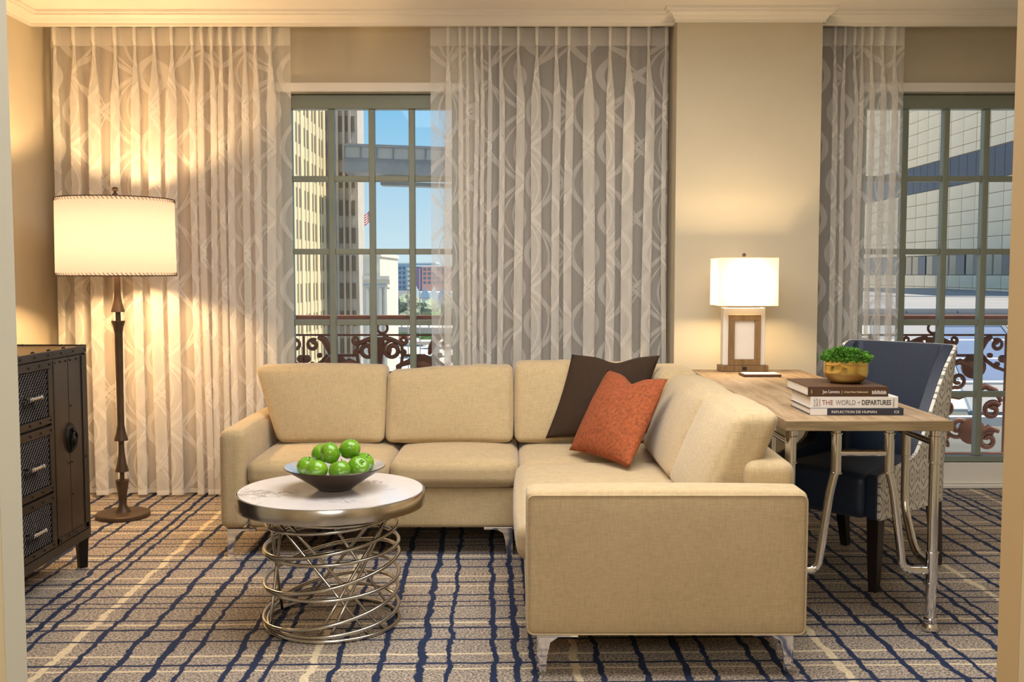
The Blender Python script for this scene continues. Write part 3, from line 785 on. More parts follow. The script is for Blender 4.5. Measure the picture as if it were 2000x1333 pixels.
# ------------------------------------------------------------------ riveted iron chest on the left
ch = thing('riveted_cabinet', 'dark riveted metal cabinet with mesh drawers and narrow doors', 'cabinet', (-2.12, 3.95, 0))
OX, OY = -2.12, 3.95
def cb(name, m, x0, x1, y0, y1, z0, z1, parent=ch, bevel=0.003, kind=None): return box(name, m, x0-OX, x1-OX, y0-OY, y1-OY, z0, z1, parent, bevel, kind)
XF = -1.876
cb('body', M['chest'], -2.37, XF-0.012, 3.40, 4.50, 0.135, 0.962)
cb('top', M['chesttop'], -2.372, XF-0.008, 3.398, 4.496, 0.964, 0.984)
bm = bmesh.new()
for b in ((XF-0.012, XF, 3.40, 4.50, 0.955, 0.986), (XF-0.012, XF, 3.40, 4.50, 0.135, 0.175), (XF-0.012, XF, 4.478, 4.50, 0.176, 0.954), (XF-0.012, XF, 4.142, 4.166, 0.176, 0.954),
          (XF-0.012, XF, 3.734, 3.758, 0.176, 0.954), (XF-0.012, XF, 3.40, 3.422, 0.176, 0.954), (-2.37, XF, 4.497, 4.503, 0.955, 0.990)):
    add_box(bm, b[0]-OX, b[1]-OX, b[2]-OY, b[3]-OY, b[4], b[5])
obj('front_frame', bm, M['chest'], ch, bevel=0.002)
def rivets(pts, parent, r=0.0055):
    bm = bmesh.new()
    for x, y, z in pts:
        add_tube(bm, [(x-OX, y-OY, z), (x-OX+0.003, y-OY, z), (x-OX+0.005, y-OY, z)], [r, r*0.8, r*0.25], 8)
    return obj('rivet_row', bm, M['iron'], parent, kind='stuff')
for k, (z0, z1) in enumerate(((0.694, 0.952), (0.416, 0.684), (0.180, 0.406))):
    dr = cb('drawer', M['meshback'], XF-0.011, XF-0.006, 3.760, 4.140, z0, z1)
    bm = bmesh.new()
    for b in ((3.760, 4.140, z1-0.034, z1), (3.760, 4.140, z0, z0+0.028), (3.760, 3.784, z0+0.029, z1-0.035), (4.116, 4.140, z0+0.029, z1-0.035)):
        add_box(bm, XF-0.006-OX, XF+0.003-OX, b[0]-OY, b[1]-OY, b[2], b[3])
    obj('drawer_border', bm, M['chest'], dr, bevel=0.002)
    bm = bmesh.new(); ya, yb, za, zb = 3.785, 4.115, z0+0.030, z1-0.036; sp = 0.0225
    for sgn in (1, -1):
        kk = -40
        while kk < 60:
            c = kk*sp; kk += 1
            pts = []
            # line z = za + sgn*(y-ya) + c clipped to the rectangle
            for y in (ya, yb):
                z = za+sgn*(y-ya)+c
                if za <= z <= zb: pts.append((y, z))
            for z in (za, zb):
                y = ya+sgn*(z-za-c)
                if ya < y < yb: pts.append((y, z))
            if len(pts) >= 2 and math.dist(pts[0], pts[1]) > 0.01:
                add_tube(bm, [(XF-0.003-OX, p[0]-OY, p[1]) for p in pts[:2]], 0.0024, 4)
    obj('wire_mesh', bm, M['mesh'], dr, kind='stuff')
    bm = bmesh.new(); zc = (z0+z1)/2-0.005; yc = 3.945
    add_tube(bm, [(XF+0.030-OX, yc-0.052-OY, zc), (XF+0.030-OX, yc-0.050-OY, zc), (XF+0.030-OX, yc+0.050-OY, zc), (XF+0.030-OX, yc+0.052-OY, zc)], [0.005, 0.0075, 0.0075, 0.005], 10)
    for y in (yc-0.040, yc+0.040):
        add_tube(bm, [(XF-OX, y-OY, zc), (XF+0.032-OX, y-OY, zc)], 0.005, 8)
        add_tube(bm, [(XF+0.030-OX, y-0.006-OY, zc), (XF+0.030-OX, y+0.006-OY, zc)], 0.0105, 10)
    obj('handle', bm, M['chrome'], dr, smooth='auto', label='polished chrome bar handle')
    rivets([(XF+0.003, y, z) for z in (z1-0.017, z0+0.014) for y in (3.775, 3.86, 3.95, 4.04, 4.127)], dr)
door_r = []
for y0, y1 in ((4.168, 4.312), (4.316, 4.476), (3.424, 3.575), (3.579, 3.732)):
    d = cb('door', M['chestpanel'], XF-0.011, XF-0.003, y0, y1, 0.180, 0.950, bevel=0.002)
    bm = bmesh.new()
    add_box(bm, XF-0.003-OX, XF+0.001-OX, (y0 if y0 in (4.168, 3.424) else y1-0.03)-OY, (y0+0.012 if y0 in (4.168, 3.424) else y1)-OY, 0.184, 0.946)
    add_box(bm, XF-0.003-OX, XF+0.001-OX, y0-OY, y1-OY, 0.18, 0.205)
    obj('door_strap', bm, M['chest'], d)
    rivets([(XF-0.003, (y0+y1)/2, 0.935), (XF-0.003, y0+0.02, 0.935), (XF-0.003, y1-0.02, 0.935), (XF-0.003, y0+0.012, 0.36), (XF-0.003, y0+0.014, 0.74), (XF-0.003, y0+0.012, 0.50), ((XF+0.001), y1-0.015, 0.50), (XF+0.001, y0+0.03, 0.192), (XF+0.001, y1-0.03, 0.192)], d)
    door_r.append(d)
for yc, d in ((4.318, door_r[1]), (3.577, door_r[3])):
    bm = bmesh.new()
    for zc2, rr in ((0.60, 1),):
        N = 28; va = []; vb = []
        for k in range(N):
            a = 2*PI*k/N
            va.append(bm.verts.new((XF-0.002-OX, yc-OY+0.040*math.cos(a), 0.605+0.066*math.sin(a)))); vb.append(bm.verts.new((XF+0.008-OX, yc-OY+0.036*math.cos(a), 0.605+0.062*math.sin(a))))
        for k in range(N): bm.faces.new((va[k], va[(k+1) % N], vb[(k+1) % N], vb[k]))
        bm.faces.new(vb)
    hp = obj('handle_plate', bm, M['iron'], d, bevel=0.001)
    bm = bmesh.new(); add_tube(bm, [(XF+0.014-OX+0.006*math.sin(2*PI*k/32), yc-OY+0.024*math.cos(2*PI*k/32), 0.592+0.040*math.sin(2*PI*k/32)) for k in range(32)], 0.0055, 8, closed=True)
    add_tube(bm, [(XF+0.005-OX, yc-OY, 0.638), (XF+0.022-OX, yc-OY, 0.636)], 0.009, 10)
    add_tube(bm, [(XF+0.012-OX, yc-OY, 0.62), (XF+0.014-OX, yc-OY+0.004, 0.59), (XF+0.012-OX, yc-OY-0.004, 0.565)], [0.007, 0.011, 0.005], 8)
    obj('ring_pull', bm, M['iron'], d, smooth=True)
rivets([(XF-0.001, 3.42+k*0.118, 0.971) for k in range(10)], ch, 0.006)
bm = bmesh.new()
for k in range(8): add_lathe(bm, [(0.009, 0.0), (0.008, 0.004), (0.003, 0.007)], (XF-0.03-OX, 3.50+k*0.14-OY, 0.984), 10)
for k in range(3): add_lathe(bm, [(0.009, 0.0), (0.008, 0.004), (0.003, 0.007)], (-2.32+k*0.17-OX, 4.49-OY, 0.9845), 10)
obj('rivet_row', bm, M['iron'], ch, kind='stuff')
for lx, ly in ((XF-0.03, 4.47), (XF-0.03, 3.43), (-2.34, 4.47), (-2.34, 3.43)):
    bm = bmesh.new(); add_lathe(bm, [(0.022, 0.0), (0.024, 0.004), (0.031, 0.134)], (lx-OX, ly-OY, 0), 4)
    obj('leg', bm, M['iron'], ch, bevel=0.002)
tr = thing('metal_ornament', 'small dark metal piece at the near edge of the cabinet top', 'ornament', (-2.015, 3.93, 0.9845))
bm = bmesh.new(); add_lathe(bm, [(0.012, 0.0), (0.075, 0.002), (0.085, 0.010), (0.080, 0.011), (0.065, 0.006), (0.01, 0.005)], n=24); obj('dish', bm, M['iron'], tr, smooth='auto')
bm = bmesh.new(); add_tube(bm, [(-0.06, -0.02, 0.010), (-0.02, 0.0, 0.022), (0.03, 0.02, 0.020), (0.055, 0.05, 0.016)], [0.004, 0.008, 0.009, 0.003], 8); obj('handle', bm, M['chrome'], tr, smooth=True)

# ------------------------------------------------------------------ desk
DZ = 0.780; DX0, DX1, DY0, DY1 = 0.972, 1.566, 3.60, 5.56
dk = thing('writing_desk', 'weathered oak desk on chrome pipe legs behind the sofa', 'desk', (1.27, 4.58, 0))
KX, KY = 1.27, 4.58
tops = [(DX0, DX0+0.205), (DX0+0.2056, DX0+0.400), (DX0+0.4006, DX1)]
for a, b in tops: box('top_plank', M['oak'], a-KX, b-KX, DY0+0.0315-KY, DY1-KY, DZ-0.036, DZ, dk, 0.0015)
box('end_plank', M['oakend'], DX0-KX, DX1-KX, DY0-KY, DY0+0.031-KY, DZ-0.0362, DZ-0.0002, dk, 0.002)
def pipe(name, pts, r=0.017, fit=()):
    bm = bmesh.new(); add_tube(bm, [(p[0]-KX, p[1]-KY, p[2]) for p in pts], r, 12)
    o = obj(name, bm, M['chrome'], dk, smooth='auto')
    for p, d, ln, rr in fit:
        bm = bmesh.new(); p = Vector(p); d = Vector(d).normalized(); a = p-d*ln/2; b = p+d*ln/2; K = Vector((KX, KY, 0))
        add_tube(bm, [a-K, a+d*0.001-K, a+d*0.005-K, a+d*0.006-K, b-d*0.006-K, b-d*0.005-K, b-d*0.001-K, b-K], [rr+0.002, rr+0.0035, rr+0.0035, rr, rr, rr+0.0035, rr+0.0035, rr+0.002], 12)
        obj('pipe_fitting', bm, M['chrome'], o, smooth='auto')
    return o
def arc(pts, n=6, rad=0.05):
    """round the inner corners of a polyline"""
    P = [Vector(p) for p in pts]; out = [P[0]]
    for a, b, c in zip(P, P[1:], P[2:]):
        d0 = (a-b); d1 = (c-b); t = min(rad, d0.length*0.45, d1.length*0.45)
        s = b+d0.normalized()*t; e_ = b+d1.normalized()*t
        for k in range(n+1):
            u = k/n; out.append(s*(1-u)**2+b*2*u*(1-u)+e_*u*u)
    out.append(P[-1]); return out
LXs = (1.005, 1.525); LYs = (3.66, 5.48); ZT = DZ-0.037
for ly, sy in ((LYs[0], 1), (LYs[1], -1)):
    for lx, sx in ((LXs[0], 1), (LXs[1], -1)):
        leg = pipe('leg', [(lx, ly, 0.02), (lx, ly, ZT)], 0.0185, [((lx, ly, 0.235), (0, 0, 1), 0.12, 0.0215), ((lx, ly, ZT-0.075), (0, 0, 1), 0.10, 0.0205)])
        bm = bmesh.new(); add_lathe(bm, [(0.026, 0.0), (0.030, 0.004), (0.030, 0.016), (0.022, 0.030), (0.024, 0.036), (0.024, 0.046), (0.019, 0.050)], (lx-KX, ly-KY, 0), 16); obj('foot', bm, M['chrome'], leg, smooth='auto')
        ix = lx+sx*0.165
        pipe('end_brace', arc([(lx+sx*0.02, ly, 0.225), (lx+sx*0.105, ly, 0.225), (ix-sx*0.02, ly, 0.52), (ix, ly, 0.60), (ix, ly, ZT)], rad=0.06), 0.0155,
             [((ix, ly, 0.655), (0, 0, 1), 0.15, 0.0185)])
        iy = ly+sy*0.27
        pipe('side_brace', arc([(lx, ly+sy*0.02, 0.245), (lx, ly+sy*0.15, 0.245), (lx, iy, 0.40), (lx, iy, ZT)], rad=0.06), 0.0155,
             [((lx, iy, 0.66), (0, 0, 1), 0.13, 0.0185)])
    pipe('crossbar', [(LXs[0]+0.165, ly, 0.655), (LXs[1]-0.165, ly, 0.655)], 0.0125)
for lx in LXs:
    pipe('side_rail', [(lx, LYs[0]+0.02, 0.690), (lx, LYs[1]-0.02, 0.690)], 0.0125, [((lx, 4.45, 0.690), (0, 1, 0), 0.07, 0.017), ((lx, 5.25, 0.690), (0, 1, 0), 0.06, 0.017)])
    pipe('hanger', [(lx, 4.45, 0.69), (lx, 4.45, ZT)], 0.014)

# table lamp
tl = thing('table_lamp', 'table lamp with white rectangular shade and wooden frame base on the desk', 'lamp', (1.238, 5.48, DZ))
box('plinth', M['lampwood'], -0.128, 0.128, -0.05, 0.05, 0.001, 0.033, tl, 0.002)
wl = paint('frosted_white_block', (0.85, 0.80, 0.72), 0.35, var=0.02)
box('body', wl, -0.112, 0.112, -0.028, 0.040, 0.0335, 0.340, tl, 0.003)
bm = bmesh.new()
for b in ((-0.085, 0.085, 0.034, 0.066), (-0.085, 0.085, 0.274, 0.304), (-0.085, -0.054, 0.0665, 0.2735), (0.054, 0.085, 0.0665, 0.2735)): add_box(bm, b[0], b[1], -0.046, -0.0285, b[2], b[3])
obj('wood_frame', bm, M['lampwood'], tl, bevel=0.0015)
box('socket_cap', M['steel'], -0.085, 0.085, -0.02, 0.03, 0.3405, 0.350, tl, 0.001)
box('outlet', M['blackish'], -0.011, 0.011, -0.052, -0.0501, 0.008, 0.026, tl)
bm = bmesh.new(); zz = (0.352, 0.606); hx, hy = 0.156, 0.118
q = [[bm.verts.new((x*hx*(1.0 if z < 0.5 else 0.995), y*hy, z)) for x, y in ((-1, -1), (1, -1), (1, 1), (-1, 1))] for z in zz]
for k in range(4): bm.faces.new((q[0][k], q[0][(k+1) % 4], q[1][(k+1) % 4], q[1][k]))
sh2 = obj('shade', bm, M['shade2'], tl)
for z in zz:
    bm = bmesh.new(); add_tube(bm, [(x*hx, y*hy, z) for x, y in ((-1, -1), (1, -1), (1, 1), (-1, 1))], 0.0018, 6, closed=True)
    obj('shade_rim', bm, M['inkgold'], sh2)
bm = bmesh.new(); add_lathe(bm, [(0.003, 0.35), (0.003, 0.610), (0.009, 0.612), (0.010, 0.622), (0.006, 0.630), (0.001, 0.632)], n=14); obj('finial', bm, M['bronze'], tl, smooth='auto')
bm = bmesh.new(); add_tube(bm, [(-hx, 0, 0.603), (hx, 0, 0.603)], 0.002, 6); obj('spider_bracket', bm, M['steel'], tl)
bm = bmesh.new(); add_lathe(bm, [(0.010, 0.40), (0.014, 0.42), (0.028, 0.46), (0.026, 0.485), (0.010, 0.50), (0.001, 0.502)], n=18); obj('bulb', bm, M['bulb'], tl, smooth=True)
light('table_lamp_light', 'POINT', (0, 0.0, 0.455), 40, (1.0, 0.70, 0.38), parent=tl, radius=0.045)

# notepad
npd = thing('notepad', 'slim dark-edged notepad with pale top in front of the table lamp', 'notepad', (1.265, 5.19, DZ))
box('cover', M['bookbrown'], -0.095, 0.095, -0.045, 0.075, 0.001, 0.0125, npd, 0.001); box('page_block', M['paper'], -0.088, 0.090, -0.038, 0.068, 0.0127, 0.015, npd)

# stacked books
def book(name, label, x0, x1, y0, y1, z, h, cov, ang=0.0):
    cx, cy = (x0+x1)/2, (y0+y1)/2
    b = thing(name, label, 'book', (cx, cy, z), ang, 'stacked books on the desk')
    hx, hy = (x1-x0)/2, (y1-y0)/2; t = 0.0032
    bm = bmesh.new(); add_box(bm, -hx, hx, -hy+t, hy, 0, t); add_box(bm, -hx, hx, -hy+t, hy, h-t, h); add_box(bm, -hx, hx, -hy, -hy+t, 0, h)
    obj('cover', bm, cov, b, bevel=0.0008)
    box('page_block', M['paper'], -hx+0.004, hx-0.004, -hy+t+0.0003, hy-0.005, t+0.0003, h-t-0.0003, b)
    return b, -hx, -hy-0.0003
z = DZ+0.001
b1, x, y = book('book', 'bottom book of the desk stack with a navy and white spine', 1.098, 1.442, 3.745, 4.01, z, 0.0245, M['booknavy'])
box('white_band', M['bookwhite'], x-0.0003, x+0.062, y-0.0003, y+0.0012, 0.0002, 0.0243, b1)
text_mesh('spine_text', 'REFLECTION DE HUMAN', 0.013, M['inkwhite'], b1, (x+0.078, y, 0.0075), (1, 0, 0), (0, 0, 1), width=0.165)
text_mesh('spine_text', 'CS', 0.013, M['inkwhite'], b1, (x+0.308, y, 0.0075), (1, 0, 0), (0, 0, 1), width=0.018)
z += 0.0250
b2, x, y = book('book', 'middle book of the desk stack with a white jacket, THE WORLD of DEPARTURES', 1.100, 1.423, 3.75, 4.02, z, 0.0425, M['bookwhite'])
text_mesh('spine_text', 'THE', 0.026, M['inkred'], b2, (x+0.042, y, 0.0125), (1, 0, 0), (0, 0, 1), width=0.040)
text_mesh('spine_text', 'WORLD', 0.026, M['inkgrey'], b2, (x+0.092, y, 0.0125), (1, 0, 0), (0, 0, 1), width=0.074)
text_mesh('spine_text', 'of', 0.012, M['inkgrey'], b2, (x+0.172, y, 0.018), (1, 0, 0), (0, 0, 1), width=0.010)
text_mesh('spine_text', 'DEPARTURES', 0.026, M['inkblack'], b2, (x+0.188, y, 0.0125), (1, 0, 0), (0, 0, 1), width=0.108, bold=0.0005)
for k, s in enumerate(('LRTSE', 'JOTRE', 'TRAVL')):
    text_mesh('spine_text', s, 0.0075, M['inkred'] if k % 2 else M['inkgrey'], b2, (x+0.012+k*0.0095, y, 0.036), (0, 0, -1), (1, 0, 0), width=0.030)
text_mesh('spine_text', 'PUBLISHERS', 0.006, M['inkgrey'], b2, (x+0.304, y, 0.036), (0, 0, -1), (1, 0, 0), width=0.030)
z += 0.0430
b3, x, y = book('book', 'top book of the desk stack bound in brown, under the brass bowl', 1.090, 1.386, 3.75, 4.05, z, 0.0370, M['bookbrown'])
text_mesh('spine_text', 'Jan Lievens', 0.017, M['inkwhite'], b3, (x+0.054, y, 0.0125), (1, 0, 0), (0, 0, 1), width=0.063)
text_mesh('spine_text', '|', 0.015, M['inkgold'], b3, (x+0.1225, y, 0.0125), (1, 0, 0), (0, 0, 1))
text_mesh('spine_text', 'A Dutch Master Rediscovered', 0.0105, M['inkgold'], b3, (x+0.132, y, 0.0135), (1, 0, 0), (0, 0, 1), width=0.088)
box('gold_mark', M['inkgold'], x+0.0125, x+0.0145, y-0.0002, y+0.001, 0.011, 0.025, b3)
for k in range(11):
    hgt = random.uniform(0.010, 0.018)
    box('spine_stripe', M['inkwhite'], x+0.236+k*0.0049, x+0.2385+k*0.0049, y-0.0002, y+0.001, 0.009, 0.009+hgt, b3)
z += 0.0375
# brass bowl of moss
mb = thing('moss_bowl', 'hammered brass bowl of green moss on the stacked books', 'planter', (1.272, 3.885, z))
bm = bmesh.new(); add_lathe(bm, [(0.045, 0.0), (0.056, 0.001), (0.066, 0.010), (0.078, 0.026), (0.0815, 0.042), (0.0815, 0.066), (0.080, 0.067), (0.0815, 0.070), (0.081, 0.088), (0.078, 0.089), (0.076, 0.080), (0.074, 0.030), (0.05, 0.015), (0.003, 0.014)], n=48)
obj('bowl', bm, M['gold'], mb, smooth='auto')
bm = bmesh.new(); rnd = random.Random(3)
mound = []
for i in range(2100):
    a = rnd.uniform(0, 2*PI); r = 0.084*math.sqrt(rnd.random()); hgt = 0.090+0.046*(1-(r/0.096)**2)*(0.7+0.5*noise.noise(Vector((math.cos(a)*r*30, math.sin(a)*r*30, 1))))
    if r > 0.076: hgt = rnd.uniform(0.080, 0.100)
    p = Vector((r*math.cos(a), r*math.sin(a), hgt)); d = Vector((math.cos(a)*(0.4+r*9)+rnd.uniform(-0.8, 0.8), math.sin(a)*(0.4+r*9)+rnd.uniform(-0.8, 0.8), rnd.uniform(0.1, 1.2))).normalized()
    L = rnd.uniform(0.012, 0.026); wv = d.cross(Vector((rnd.uniform(-1, 1), rnd.uniform(-1, 1), rnd.uniform(-1, 1)))).normalized()*rnd.uniform(0.0016, 0.0036)
    v = [bm.verts.new(p-wv), bm.verts.new(p+wv), bm.verts.new(p+d*L*0.7+wv*0.7+Vector((0, 0, -0.001))), bm.verts.new(p+d*L+Vector((0, 0, -0.004))), bm.verts.new(p+d*L*0.7-wv*0.7)]
    bm.faces.new(v)
add_lathe(bm, [(0.074, 0.070), (0.074, 0.086), (0.06, 0.106), (0.03, 0.118), (0.002, 0.122)], n=24)
me = bpy.data.meshes.new('moss'); bm.to_mesh(me); bm.free(); obj_me('moss', me, M['moss'], mb, kind='stuff')

# ------------------------------------------------------------------ desk chair: shell running in a U round the seat
dc = thing('desk_chair', 'navy upholstered desk chair with patterned outer shell at the desk', 'chair', (1.54, 4.49, 0), 0)
fw = Vector((-0.74, -0.672, 0)).normalized(); rt = Vector((fw.y, -fw.x, 0))     # rt: chair's own left->right seen from the back
def C(a, b, z): return fw*a+rt*b+Vector((0, 0, z))       # a forward, b sideways
WH, DF, DB = 0.275, 0.33, 0.30
path = []
for k in range(15): path.append((DF-(DF+DB-0.10)*k/14, -WH))
for k in range(1, 8): t = PI/2*k/8; path.append((-DB+0.10-0.10*math.sin(t), -WH+0.10-0.10*math.cos(t)))
for k in range(0, 13): path.append((-DB, -WH+0.10+(2*WH-0.2)*k/12))
for k in range(1, 8): t = PI/2*k/8; path.append((-DB+0.10-0.10*math.cos(t), WH-0.10+0.10*math.sin(t)))
for k in range(15): path.append((-DB+0.10+(DF+DB-0.10)*k/14, WH))
def hgt(a):
    t = (DF-a)/(DF+DB)
    if t < 0.42: return 0.488+0.045*t/0.42
    s = min(1.0, (t-0.42)/0.50); s = s*s*(3-2*s)
    return 0.533+0.452*s
NP = len(path); ZS = [0.30, 0.36, 0.44, 0.488]
def shell_pt(i, off, f):
    a, b = path[i]
    p0 = Vector(path[max(0, i-1)]); p1 = Vector(path[min(NP-1, i+1)]); t = (p1-p0).normalized(); nn = Vector((-t.y, t.x))
    top = hgt(a); z = 0.305+(top-0.305)*f
    a2 = a+nn.x*off; b2 = b+nn.y*off
    rake = max(0.0, z-0.48)*0.20*max(0, min(1, (0.12-a)/0.35))
    return C(a2-rake, b2, z)
area = sum((Vector(path[i+1])-Vector(path[i])).cross(Vector(path[i])) if False else 0 for i in range(NP-1))
def build_shell(o0, o1, nm, m, uvon=False, zbot=0.0, topinset=0.0):
    bm = bmesh.new(); uvl = bm.loops.layers.uv.new('UVMap'); NF = 9
    s = [0.0]
    for i in range(NP-1): s.append(s[-1]+(Vector(path[i+1])-Vector(path[i])).length)
    A = [[bm.verts.new(shell_pt(i, o0, f/NF*(1-topinset))) for f in range(NF+1)] for i in range(NP)]
    B = [[bm.verts.new(shell_pt(i, o1, f/NF*(1-topinset))) for f in range(NF+1)] for i in range(NP)]
    uv = {}
    for i in range(NP):
        for f in range(NF+1):
            for q in (A[i][f], B[i][f]): uv[q] = (s[i], q.co.z)
    fs = []
    for i in range(NP-1):
        for f in range(NF):
            fs.append(bm.faces.new((A[i][f], A[i+1][f], A[i+1][f+1], A[i][f+1]))); fs.append(bm.faces.new((B[i][f], B[i][f+1], B[i+1][f+1], B[i+1][f])))
        fs.append(bm.faces.new((A[i][NF], A[i+1][NF], B[i+1][NF], B[i][NF]))); fs.append(bm.faces.new((A[i][0], B[i][0], B[i+1][0], A[i+1][0])))
    for i in (0, NP-1):
        for f in range(NF): fs.append(bm.faces.new((A[i][f], A[i][f+1], B[i][f+1], B[i][f]) if i == 0 else (A[i][f], B[i][f], B[i][f+1], A[i][f+1])))
    for f in fs:
        for lp in f.loops: lp[uvl].uv = uv[lp.vert]
    return obj(nm, bm, m, dc, smooth='auto', bevel=0.004)
sgn_ = 1 if (Vector((shell_pt(NP//2, 0.02, 0)[0], shell_pt(NP//2, 0.02, 0)[1])).length < Vector((shell_pt(NP//2, 0, 0)[0], shell_pt(NP//2, 0, 0)[1])).length) else -1
build_shell(0.0, 0.016*sgn_, 'outer_shell', M['hex'])
build_shell(0.0165*sgn_, 0.062*sgn_, 'inner_upholstery', M['navy'])
RM = Matrix(((rt.x, fw.x, 0), (rt.y, fw.y, 0), (0, 0, 1))).to_4x4()
bm = bmesh.new(); soft_box(bm, -WH+0.066, WH-0.066, -DB+0.066, DF+0.012, 0.30, 0.485, r=0.035, puff=(0, 0.006, 0.016), n=8, mtx=RM); obj('seat', bm, M['navy'], dc, smooth=True)
def chleg(a, b, da, db):
    bm = bmesh.new(); rings = []
    for z, h, k in ((0.302, 0.026, 0), (0.15, 0.023, 0.45), (0.0, 0.017, 1.0)):
        rings.append([bm.verts.new(C(a+da*k+sx*h, b+db*k+sy*h, z)) for sx, sy in ((-1, -1), (1, -1), (1, 1), (-1, 1))])
    for A, B in zip(rings, rings[1:]):
        for k in range(4): bm.faces.new((A[k], A[(k+1) % 4], B[(k+1) % 4], B[k]))
    bm.faces.new(rings[0]); bm.faces.new(rings[-1][::-1]); obj('leg', bm, M['darkwood'], dc, bevel=0.002)
chleg(DF-0.04, -WH+0.04, 0.0, 0.0); chleg(DF-0.04, WH-0.04, 0.0, 0.0); chleg(-DB+0.06, -WH+0.05, -0.05, 0); chleg(-DB+0.06, WH-0.05, -0.05, 0)

# ------------------------------------------------------------------ balcony railings outside the windows
def spiral(cx, cz, r0, r1, a0, turns, n=26):
    return [(cx+(r0+(r1-r0)*k/n)*math.cos(a0+turns*2*PI*k/n), cz+(r0+(r1-r0)*k/n)*math.sin(a0+turns*2*PI*k/n)) for k in range(n+1)]
def railing(name, label, X0, X1, cx):
    r = thing(name, label, 'railing', ((X0+X1)/2, 6.72, 0)); ox = (X0+X1)/2
    def B(nm, a, b, z0, z1, d=0.02, par=r): return box(nm, M['rail'], a-ox, b-ox, -d, d, z0, z1, par, 0.003)
    B('top_rail', X0, X1, 0.990, 1.030, 0.032)
    B('rail_bar', X0, X1, 0.893, 0.906, 0.010); B('rail_bar', X0, X1, 0.105, 0.122, 0.012)
    box('ledge', M['concrete'], X0-ox, X1-ox, -0.32, 0.10, -0.12, -0.02, r, label='pale concrete ledge')
    for p in (X0+0.012, X1-0.012): B('post', p-0.012, p+0.012, -0.02, 0.989, 0.012)
    def panel(c):
        bm = bmesh.new()
        def T(p2, rad, flat=0.75):
            add_tube(bm, [(c+x-ox, 0, z) for x, z in p2], rad, 8, up=(0, 1, 0), flat=flat)
        def disc(x, z, rr):
            add_tube(bm, [(c+x-ox, -0.012, z), (c+x-ox, -0.010, z), (c+x-ox, 0.010, z), (c+x-ox, 0.012, z)], [rr*0.9, rr, rr, rr*0.9], 18)
        for s in (1, -1):
            T([(s*x, z) for x, z in [(0.02, 0.885), (0.075, 0.87), (0.135, 0.845)]+spiral(0.155, 0.865, 0.026, 0.008, -1.8, 1.1)], [0.016]*3+[0.014-0.008*k/26 for k in range(27)])
            T([(s*x, z) for x, z in spiral(0.082, 0.800, 0.062, 0.016, 1.5, 1.45, 34)], [0.010+0.010*k/34 for k in range(35)])
            T([(s*x, z) for x, z in [(0.145, 0.83), (0.150, 0.77), (0.140, 0.70), (0.10, 0.655), (0.05, 0.645)]+spiral(0.035, 0.672, 0.030, 0.010, -1.2, -1.0, 16)], 0.011)
            T([(s*x, z) for x, z in [(0.148, 0.765), (0.20, 0.765), (0.30, 0.765)]], 0.009)
            disc(s*0.155, 0.785, 0.022); disc(s*0.125, 0.690, 0.020)
            T([(s*x, z) for x, z in [(0.13, 0.70), (0.20, 0.725), (0.26, 0.70), (0.295, 0.66)]], [0.014, 0.022, 0.020, 0.012])
            T([(s*x, z) for x, z in [(0.02, 0.64), (0.07, 0.58), (0.16, 0.55)]+spiral(0.19, 0.60, 0.05, 0.014, -2.0, 1.2, 26)], [0.013]*3+[0.013]*27)
            T([(s*x, z) for x, z in [(0.0, 0.56), (0.09, 0.50), (0.20, 0.48), (0.30, 0.52)]], 0.010)
            T([(s*x, z) for x, z in [(0.0, 0.50), (0.06, 0.40)]+spiral(0.115, 0.42, 0.055, 0.015, 3.4, 1.25, 26)], 0.013)
            T([(s*x, z) for x, z in spiral(0.20, 0.29, 0.085, 0.020, 2.4, 1.35, 34)], [0.012+0.008*k/34 for k in range(35)])
            T([(s*x, z) for x, z in [(0.02, 0.13), (0.08, 0.20), (0.14, 0.225)]], [0.012, 0.018, 0.014])
            T([(s*x, z) for x, z in spiral(0.09, 0.175, 0.048, 0.014, -0.4, 1.2, 24)], 0.011)
        for s in (1, -1):
            T([(s*x, z) for x, z in [(0.405, 0.888), (0.365, 0.868), (0.338, 0.815), (0.325, 0.770)]], [0.014, 0.024, 0.022, 0.010])
            T([(s*x, z) for x, z in spiral(0.440, 0.835, 0.040, 0.014, 2.2, -1.2, 26)], [0.009+0.008*k/26 for k in range(27)])
            T([(s*x, z) for x, z in [(0.345, 0.770), (0.380, 0.725), (0.430, 0.690), (0.495, 0.665)]], [0.010, 0.013, 0.013, 0.010])
            disc(s*0.480, 0.742, 0.026); disc(s*0.395, 0.765, 0.017); disc(s*0.445, 0.708, 0.016)
            T([(s*x, z) for x, z in spiral(0.420, 0.40, 0.060, 0.016, 0.6, 1.3, 26)], 0.018)
            T([(s*x, z) for x, z in [(0.30, 0.52), (0.37, 0.56), (0.44, 0.53), (0.48, 0.46)]], [0.014, 0.022, 0.020, 0.014])
            T([(s*x, z) for x, z in spiral(0.400, 0.20, 0.062, 0.018, 1.0, 1.3, 26)], 0.018)
            T([(s*x, z) for x, z in [(0.33, 0.24), (0.40, 0.285), (0.47, 0.26)]], [0.014, 0.022, 0.014])
        T([(0.0, 0.885), (0.0, 0.80), (0.0, 0.64)], [0.034, 0.026, 0.010])
        T([(0.0, 0.64), (0.0, 0.40), (0.0, 0.125)], 0.011)
        T(spiral(0.018, 0.945, 0.034, 0.034, 0, 1.0, 22), 0.009)
        disc(0.29, 0.690, 0.080); disc(0.29, 0.262, 0.088); disc(-0.29, 0.690, 0.080); disc(-0.29, 0.262, 0.088)
        obj('scroll_panel', bm, M['rail'], r, smooth='auto')
    for c in (cx-1.0, cx, cx+1.0):
        panel(c)
    for xb in (cx-1.5, cx-0.5, cx+0.5, cx+1.5): B('baluster', xb-0.008, xb+0.008, 0.123, 0.892, 0.008)
